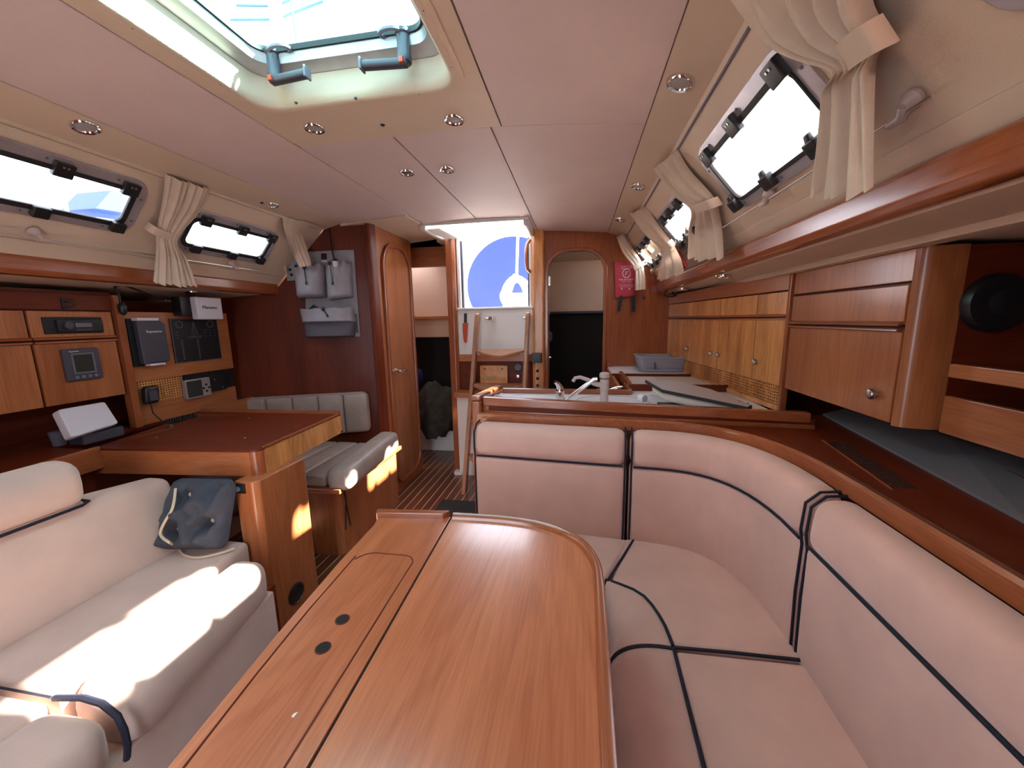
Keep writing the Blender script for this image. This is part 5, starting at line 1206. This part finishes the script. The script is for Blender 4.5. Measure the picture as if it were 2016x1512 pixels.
# ================================================================== SALOON HATCH
ht = thing('window_7', '', '', ((HX0+HX1)/2, HY1, 1.9), kind='structure')
def hl_(ins, r, z): return [Vector((a, b, z)) for a, b in rrect(HX0+ins, HX1-ins, HY0+ins, HY1-ins, r, 6)]
def loft(loops, th=None):
    g = G(); n = len(loops[0]); vs_ = [p for l in loops for p in l]; fs_ = []
    for i in range(len(loops)-1):
        for k in range(n): fs_.append((i*n+k, i*n+(k+1) % n, (i+1)*n+(k+1) % n, (i+1)*n+k))
    return g.add(vs_, fs_)
lo_ = [hl_(-.022, .075, 1.893), hl_(-.018, .072, 1.886), hl_(-.004, .07, 1.886), hl_(.004, .065, 1.892), hl_(.010, .065, 1.910), hl_(.014, .06, 1.962), hl_(-.03, .08, 1.964), hl_(-.03, .08, 1.893)]
out('coaming', loft(lo_+[lo_[0]]), 'vinyl', ht, ang=50)
lo_ = [hl_(.014, .06, 1.963), hl_(.050, .05, 1.975), hl_(.056, .05, 2.000), hl_(-.03, .08, 2.000), hl_(-.03, .08, 1.963)]
out('hatch_frame', loft(lo_+[lo_[0]]), 'alu', ht, ang=40)
lo_ = [hl_(.050, .05, 1.998), hl_(.062, .045, 1.998), hl_(.062, .045, 2.012), hl_(.050, .05, 2.012)]
out('rubber_seal', loft(lo_+[lo_[0]]), 'rubber', ht, ang=40)
out('pane', G().prism(hl_(.052, .05, 2.006), (0, 0, .010)), 'hatchpane', ht, smooth=False)
for px, py in ((258, 57), (434, 167), (583, 205), (700, 196), (825, 186), (893, 132), (855, 18)):
    q = B(px, py, z=1.886); q.x = min(max(q.x, HX0-.012), HX1+.012)
    out('screw', G().lathe([(.0045, -.004), (.0045, -.001), (.002, .001)], (q.x, q.y, 1.887), (0, 0, -1), 10), 'dgrey', ht)
def hatch_handle(px, sgn, label):
    b = B(px, 138, z=1.965); b.y = HY1-.055
    hh = thing('hatch_handle', label, 'handle', (b.x, b.y, 1.94), 'hatch handles')
    out('pivot', G().lathe([(.019, 0), (.020, .012), (.018, .016), (.017, .062), (.021, .066), (.021, .074)], (b.x, b.y, 1.932), (0, 0, 1), 20), 'dgrey', hh)
    g = G(); g.cushion((.125, .026, .020), .008, lambda a, c, d: Vector((b.x-sgn*.012+sgn*a, b.y-.018+c-.012*a/.125, 1.918+d)), (4, 1, 1)); out('lever', g, 'dgrey', hh)
    out('lever_end', G().cushion((.008, .028, .030), .003, lambda a, c, d: Vector((b.x+sgn*.110+sgn*a*.8, b.y-.032+c, 1.914+d)), (1, 1, 1)), 'mgrey', hh)
    out('red_catch', G().box(b.x-.006, b.x+.006, b.y-.026, b.y-.018, 1.920, 1.934), 'orange', hh, bevel=.002)
    lp2 = [Vector((b.x+sgn*(.030+.030*math.cos(t)), b.y-.010+.016*math.sin(t), 2.0)) for t in [2*PI*i/20 for i in range(20)]]
    out('cam_hook', G().tube(lp2, .006, 6, closed=True), 'mgrey', hh)
hatch_handle(546, 1, 'left grey hatch handle with its lever pointing right')
hatch_handle(822, -1, 'right grey hatch handle with its lever pointing left')
# ================================================================== DOWNLIGHTS
def on_ceiling(px, py):
    z = 1.9
    for _ in range(6): q = B(px, py, z=z); z = zs_r(q.x) if q.x > .206 else zs_l(q.x) if q.x < -1.432 else zc(q.x)
    return B(px, py, z=z)
def normal_at(x):
    if x > .206: return Vector((-.27, 0, -1)).normalized()
    if x < -1.432: return Vector((.24, 0, -1)).normalized()
    return Vector((-.11*(x+.63)/.82, 0, -1)).normalized()
def lampfix(q, n, r, label, tilt=None, grp='ceiling downlights'):
    t = thing('downlight', label, 'light', q, grp)
    out('bezel', G().lathe([(r, -.002), (r*1.0, .004), (r*.90, .010), (r*.74, .008), (r*.68, .003)], q, n, 28), 'chrome', t)
    out('lens', G().lathe([(r*.70, .0035), (r*.66, .0045), (r*.1, .006)], q, n, 24), 'lens' if tilt is None else 'dgrey', t)
for px, py, r, lb in ((167, 247, .036, 'chrome downlight in the left ceiling strip above the nearest left window'), (536, 402, .030, 'small chrome downlight at the far end of the left ceiling strip'),
                      (619, 250, .034, 'chrome downlight below the hatch, left of the pair'), (894, 233, .034, 'chrome downlight below the hatch, right of the pair'),
                      (801, 338, .034, 'dark-centred recessed downlight in mid ceiling, left of the seam'), (880, 332, .034, 'dark-centred recessed downlight in mid ceiling, right of the seam'),
                      (1340, 160, .036, 'large chrome downlight in the right ceiling strip, nearest the viewer'), (1257, 365, .034, 'chrome downlight midway along the right ceiling strip'),
                      (1221, 431, .034, 'chrome downlight at the far end of the right ceiling strip')):
    q = on_ceiling(px, py); lampfix(q, normal_at(q.x), r, lb, tilt=True if px in (801, 880) else None)
def deckz(x): return 1.425-(x-.60)/.70*.03
for px, py, lb in ((1425, 543, 'recessed light under the right side deck above the galley lockers'), (1344, 568, 'far recessed light under the right side deck near the bulkhead')):
    q = B(px, py, z=1.42); lampfix(q, Vector((0, 0, -1)), .034, lb, grp='side deck lights')
q = B(378, 573, z=1.43); lampfix(q, Vector((0, 0, -1)), .030, 'recessed light under the left side deck above the white receiver box', grp='side deck lights')
for px, py, lb in ((753, 242, 'small black bolt head in the ceiling between the two downlights'), (515, 397, 'small black screw hole cover beside the far left downlight')):
    q = on_ceiling(px, py); out('bolt_cap', G().lathe([(.010, -.001), (.010, .004), (.004, .010)], q, normal_at(q.x), 12), 'rubber', label=lb, cat='bolt')
# aerial wire and bulb holder hanging in front of the bulkhead
hw = thing('hanging_lead', 'black lead with white connector hanging into the canvas pocket', 'lead', BW(654, 540, .08))
P_ = [BW(648, 436, .01), BW(650, 470, .02), BW(655, 498, .05), BW(660, 516, .085)]
out('cable', G().tube([crom(P_, i/12) for i in range(13)], .0045, 8), 'rubber', hw)
out('connector', G().lathe([(.012, 0), (.016, .006), (.017, .034), (.012, .036)], BW(661, 526, .085), (0, 0, 1), 18), 'white', hw)
out('collar', G().lathe([(.010, 0), (.015, .004), (.015, .010), (.006, .016)], BW(661, 526, .085)+Vector((0, 0, .036)), (0, 0, 1), 18), 'rubber', hw)
# ================================================================== CANVAS POCKETS + NOTICE
no = thing('notice_card', 'pale blue notice card with black pictograms behind the canvas pockets', 'notice', BW(575, 512, .01))
p = [BW(561, 506, .002), BW(590, 502, .002), BW(594, 551, .002), BW(566, 553, .002)]
out('card', G().prism(p, BWN*.004), 'rackgrey', no, bevel=.001)
for a, b in ((568, 521), (571, 531), (574, 541), (583, 524)):
    out('pictogram', G().lathe([(.009, 0), (.009, .001)], BW(a, b, .0065), BWN, 12), 'ink', no)
cp = thing('canvas_organiser', 'grey canvas wall organiser with two bags and a wide lower pocket', 'organiser', BW(650, 590, .02))
out('backing', G().prism([BW(600, 496, .004), BW(697, 492, .004), BW(710, 663, .004), BW(604, 660, .004)], BWN*.010), 'bag', cp, bevel=.003)
out('mesh_panel', G().prism([BW(693, 618, .016), BW(702, 618, .016), BW(706, 655, .016), BW(697, 655, .016)], BWN*.003), 'bagdark', cp)
out('logo_patch', G().prism([BW(632, 499, .016), BW(643, 499, .016), BW(644, 511, .016), BW(633, 511, .016)], BWN*.002), 'navy', cp)
out('logo_label', G().prism([BW(633, 512, .016), BW(644, 512, .016), BW(644, 516, .016), BW(633, 516, .016)], BWN*.002), 'paint', cp)
def pocket(name, TL, TR, BR, BL, d, ma, par, seed, open_top=True, wav=.012):
    """bag hung on the wall: front swells by d, drawstring mouth ruffles"""
    P_ = [BW(*TL, 0), BW(*TR, 0), BW(*BR, 0), BW(*BL, 0)]
    def fn(u, v):  # u across, v down
        a = P_[0].lerp(P_[1], u); b = P_[3].lerp(P_[2], u); p = a.lerp(b, v)
        side = min(1, math.sin(PI*u)**.30*1.02)
        r = d*side*(.80+.35*v)
        ruf = wav*math.sin(u*PI*7+seed)*max(0, 1-v*3.2)
        if v > .9: r *= 1-((v-.9)/.1)**2*.5
        return p+BWN*(.014+r+ruf)+Vector((0, 0, wav*.8*math.sin(u*PI*7+seed+1)*max(0, 1-v*4)))
    g = G(); g.sheet(fn, 22, 18, -.004, BWN)
    o = out(name, g, ma, par, ang=70)
    bt2 = G(); pts = [fn(i/22, 1) for i in range(23)]; bt2.prism(pts+[P_[2]+BWN*.012, P_[3]+BWN*.012], (0, 0, .003)); out('bag_base', bt2, 'bagdark', o)
    return fn
f1 = pocket('bag_pocket', (582, 527), (642, 522), (645, 586), (590, 588), .100, 'bag', cp, 1)
f2 = pocket('bag_pocket', (642, 520), (694, 518), (697, 586), (650, 592), .085, 'bag', cp, 3)
f3 = pocket('lower_pocket', (592, 610), (697, 606), (703, 634), (600, 636), .120, 'bag', cp, 5, wav=.004)
f4 = pocket('lower_pocket_base', (600, 634), (703, 632), (700, 662), (606, 664), .125, 'bagdark', cp, 2, wav=0)
for fn_, u, nm in ((f1, .42, 'a'), (f2, .25, 'b'), (f3, .5, 'c')):
    q = fn_(u, .04)+BWN*.006; ds = out('cord_lock', G().ball(q, .011, 10, (1, .8, 1.2)), 'black', cp)
    out('drawstring', G().tube([q, fn_(u+.03, .3)+BWN*.008, fn_(u+.06, .55)+BWN*.008], .0028, 6), 'black', ds)
    out('drawstring_end', G().lathe([(.005, 0), (.006, .008), (.003, .018)], fn_(u+.06, .62)+BWN*.008, (0, 0, 1), 10), 'black', ds)
q = BW(632, 606, .06)
out('folded_cloth', G().prism([BW(608, 610, .07), BW(618, 600, .07), BW(632, 609, .07), BW(655, 607, .07), BW(662, 610, .07), BW(630, 614, .07)], BWN*.02), 'navy', label='dark blue folded item sticking out of the lower canvas pocket', cat='cloth', bevel=.002)
# ================================================================== FORWARD END
DW0, DW1 = -.93, -.33
g = G(); g.box(-2.5, DW0, YN-.03, YN, 0, 2.0); g.box(DW1, 1.28, YN-.03, YN, 0, 2.0); g.box(DW0, DW1, YN-.03, YN, 1.80, 2.0); g.box(DW0, -.83, YN-.03, YN, 0, 1.8); g.box(-.42, DW1, YN-.03, YN, 0, 1.8)
struct('wall_forward', g, 'wood_z', smooth=False)
# ================================================================== OUTSIDE
ck = thing('cockpit', 'white cockpit well and side seats outside the companionway', 'cockpit', (-.6, 4.6, .9))
g = G(); g.prism([(-.955, 3.06, .95), (-.325, 3.06, .95), (-.325, 3.96, .95), (-1.14, 3.96, .95), (-1.095, 3.66, .95)], (0, 0, .03)); g.box(-2.2, 1.0, 3.96, 6.0, .95, .98); g.box(-.325, -.32, 3.03, 3.96, .95, 2.0); out('cockpit_sole', g, 'gel', ck)
g = G(); g.box(-2.2, -1.25, 3.96, 6.0, .98, 1.33); out('seat_left', g, 'gel', ck, bevel=.02)
g = G(); g.box(.0, 1.0, 3.96, 6.0, .98, 1.33); out('seat_right', g, 'gel', ck, bevel=.02)
wc = thing('wheel_cover', 'round blue canvas cover over the steering wheel in the cockpit', 'cover', B(1010, 600, y=4.7))
cc = B(1009, 562, y=4.7); R_ = (B(1009, 465, y=4.7)-cc).length
g = G(); nr, na = 10, 48
vs_ = [cc+Vector((0, -.05, 0))]
for i in range(1, nr+1):
    for k in range(na):
        t = 2*PI*k/na; r = R_*i/nr; vs_.append(cc+Vector((r*math.cos(t), -.05*(1-(i/nr)**2)-.012*math.sin(t*9+i*.2)*(i/nr)*max(0, -math.sin(t)), r*math.sin(t)*(1 if math.sin(t) > -.45 else .98))))
fs_ = [(0, 1+k, 1+(k+1) % na) for k in range(na)]
for i in range(nr-1):
    for k in range(na): fs_.append((1+i*na+k, 1+(i+1)*na+k, 1+(i+1)*na+(k+1) % na, 1+i*na+(k+1) % na))
o0 = len(vs_); vs_ += [p+Vector((0, .05, 0)) for p in vs_[1+(nr-1)*na:1+nr*na]]; vs_.append(cc+Vector((0, .06, 0)))
for k in range(na): fs_.append((1+(nr-1)*na+k, o0+k, o0+(k+1) % na, 1+(nr-1)*na+(k+1) % na)); fs_.append((o0+na, o0+(k+1) % na, o0+k))
out('canvas', G().add(vs_, fs_), 'canvas', wc, ang=70)
rp_ = thing('mainsheet_rope', 'white rope hanging in front of the blue wheel cover with a coiled bundle', 'rope', B(1018, 600, y=4.2))
a, b = B(1020, 440, y=4.2), B(1017, 545, y=4.2); out('fall', G().tube([a, b], .014, 8), 'gel', rp_)
for i in range(9):
    rr = random.Random(i); c_ = B(1017+rr.uniform(-5, 5), 572+rr.uniform(-4, 6), y=4.2+rr.uniform(-.05, .05)); rx, rz = .10+rr.uniform(-.03, .06), .15+rr.uniform(-.03, .03)
    out('coil', G().tube([c_+Vector((rx*math.cos(t)*(1.1-.35*math.sin(t)), .02*math.sin(3*t+i), rz*math.sin(t))) for t in [2*PI*k/28 for k in range(28)]], .014, 7, closed=True), 'gel', rp_)
g = G(); q = B(1018, 606, y=4.25); g.box(q.x-.16, q.x+.16, 4.22, 4.40, q.z-.05, q.z+.16); out('winch_base', g, 'gel', rp_, bevel=.03)
pu = thing('stern_rail', 'thin steel stern rail behind the blue wheel cover', 'rail', (-.8, 5.8, 1.3))
for z in (2.02, 1.72): out('bar', G().tube([(-2.2, 6.05, z), (1.0, 6.05, z)], .012, 8), 'chrome', pu)
for x in (-1.9, -1.02, .3, .9): out('upright', G().tube([(x, 6.05, .95), (x, 6.05, 2.02)], .012, 8), 'chrome', pu)
# sprayhood above the companionway: white translucent cloth on two hoops, added to screen the sun
tm = bpy.data.materials.new('white_sprayhood_cloth'); tm.use_nodes = True; n_ = tm.node_tree; n_.nodes.clear()
oo = n_.nodes.new('ShaderNodeOutputMaterial'); d_ = n_.nodes.new('ShaderNodeBsdfDiffuse'); t_ = n_.nodes.new('ShaderNodeBsdfTranslucent'); x_ = n_.nodes.new('ShaderNodeMixShader')
d_.inputs[0].default_value = (.8, .82, .85, 1); t_.inputs[0].default_value = (.75, .8, .85, 1); x_.inputs[0].default_value = .45
n_.links.new(d_.outputs[0], x_.inputs[1]); n_.links.new(t_.outputs[0], x_.inputs[2]); n_.links.new(x_.outputs[0], oo.inputs[0]); M['hood'] = tm
sh = thing('sprayhood', 'white translucent sprayhood over the companionway opening', 'sprayhood', (-.65, 3.0, 2.1))
def hood(u, v):
    x = -.65-.80*math.cos(PI*u); z = 2.02+ (.30+.42*min(1, v*2.2))*math.sin(PI*u)**.6
    return (x, 2.35+1.45*v, z)
out('cloth', G().sheet(hood, 24, 10, .004, (0, 0, 1)), 'hood', sh, ang=70)
for v in (0, .45, 1): out('hoop', G().tube([Vector(hood(i/24, v))-Vector((0, 0, .012)) for i in range(25)], .012, 8), 'chrome', sh)
# masts, rigging and a neighbouring boat
def pole(name, px, py, y, r, z0, z1, ma, label, cat):
    q = B(px, py, y=y); out(name, G().tube([(q.x, y, z0), (q.x, y, z1)], r, 12), ma, label=label, cat=cat); return q
q = pole('yacht_mast', 548, 50, 9.0, .17, 1.0, 22, 'gel', 'tall white mast of a nearby yacht seen through the hatch', 'mast')
sp_ = thing('mast_spreaders', 'thin grey spreaders on the mast seen through the hatch', 'spreader', (q.x, 9, 11))
for px, py, w_ in ((545, 38, 1.2), (543, 12, 1.0)):
    s_ = B(px, py, y=9.0); out('bar', G().tube([(s_.x-w_, 9.0, s_.z+.15), (s_.x, 9.0, s_.z), (s_.x+w_, 9.0, s_.z+.2)], .03, 6), 'mgrey', sp_)
a, b = B(572, 0, y=6.0), B(592, 125, y=6.0); d_ = (a-b); out('backstay', G().tube([b-d_*.3, a+d_*1.5], .018, 6), 'mgrey', label='dark thin stay crossing the view through the hatch', cat='stay')
nb = thing('neighbour_boat', 'moored yacht with blue canopy seen through the nearest left window', 'boat', (-9, 6.0, 0))
c_ = B(238, 408, x=-9.0)
out('hull', G().prism([(-9.8, c_.y-3, 0), (-8.6, c_.y-3, 0), (-8.6, c_.y+3.5, 0), (-9.2, c_.y+4.5, 0), (-9.8, c_.y+3.5, 0)], (0, 0, 1.3)), 'gel', nb, bevel=.05)
out('canopy', G().prism([(-9.0, c_.y-.45, c_.z-.15), (-9.0, c_.y+.75, c_.z-.05), (-9.0, c_.y+.75, c_.z+.35), (-9.0, c_.y-.1, c_.z+.30)], (-.9, 0, 0)), 'canvas', nb, bevel=.04)
out('sail_cover', G().tube([(-9.2, c_.y-.5, c_.z-.5), (-9.2, c_.y+.3, c_.z-.62)], .09, 8), 'canvas', nb)
out('mast', G().tube([(-9.2, c_.y-.75, 1), (-9.2, c_.y-.75, c_.z+.9)], .03, 8), 'mgrey', nb)
struct('ground', G().box(-60, 60, -60, 60, -.9, -.8), 'water', smooth=False)
# light portals at the openings
portal((-.625, YN-.05, .9), .41, 1.8, (0, 1, 0))
portal(((HX0+HX1)/2, (HY0+HY1)/2, 2.03), .50, .64, (0, 0, -1))
portal((-.63, 3.08, 1.62), .54, .55, (0, -1, 0))
portal((-.69, 2.82, 2.08), .68, .44, (0, 0, -1))
def wportal(fn, y0, y1, s0, s1):
    nrm = fn(0, 0, 1)-fn(0, 0, 0); c = fn((y0+y1)/2, (s0+s1)/2, -.05); l = portal(c, y1-y0, s1-s0, nrm)
    u = Vector((0, 1, 0)); z_ = -nrm.normalized(); v = z_.cross(u); l.matrix_world = Matrix((u, v, z_)).transposed().to_4x4(); l.location = c
    mm = Matrix((u, v, z_)).transposed(); l.rotation_euler = mm.to_euler()
for a in ((.43, 1.285, .095, .25), (1.5, 1.985, .135, .285)): wportal(wl, *a)
for a in RW: wportal(wr, *a)
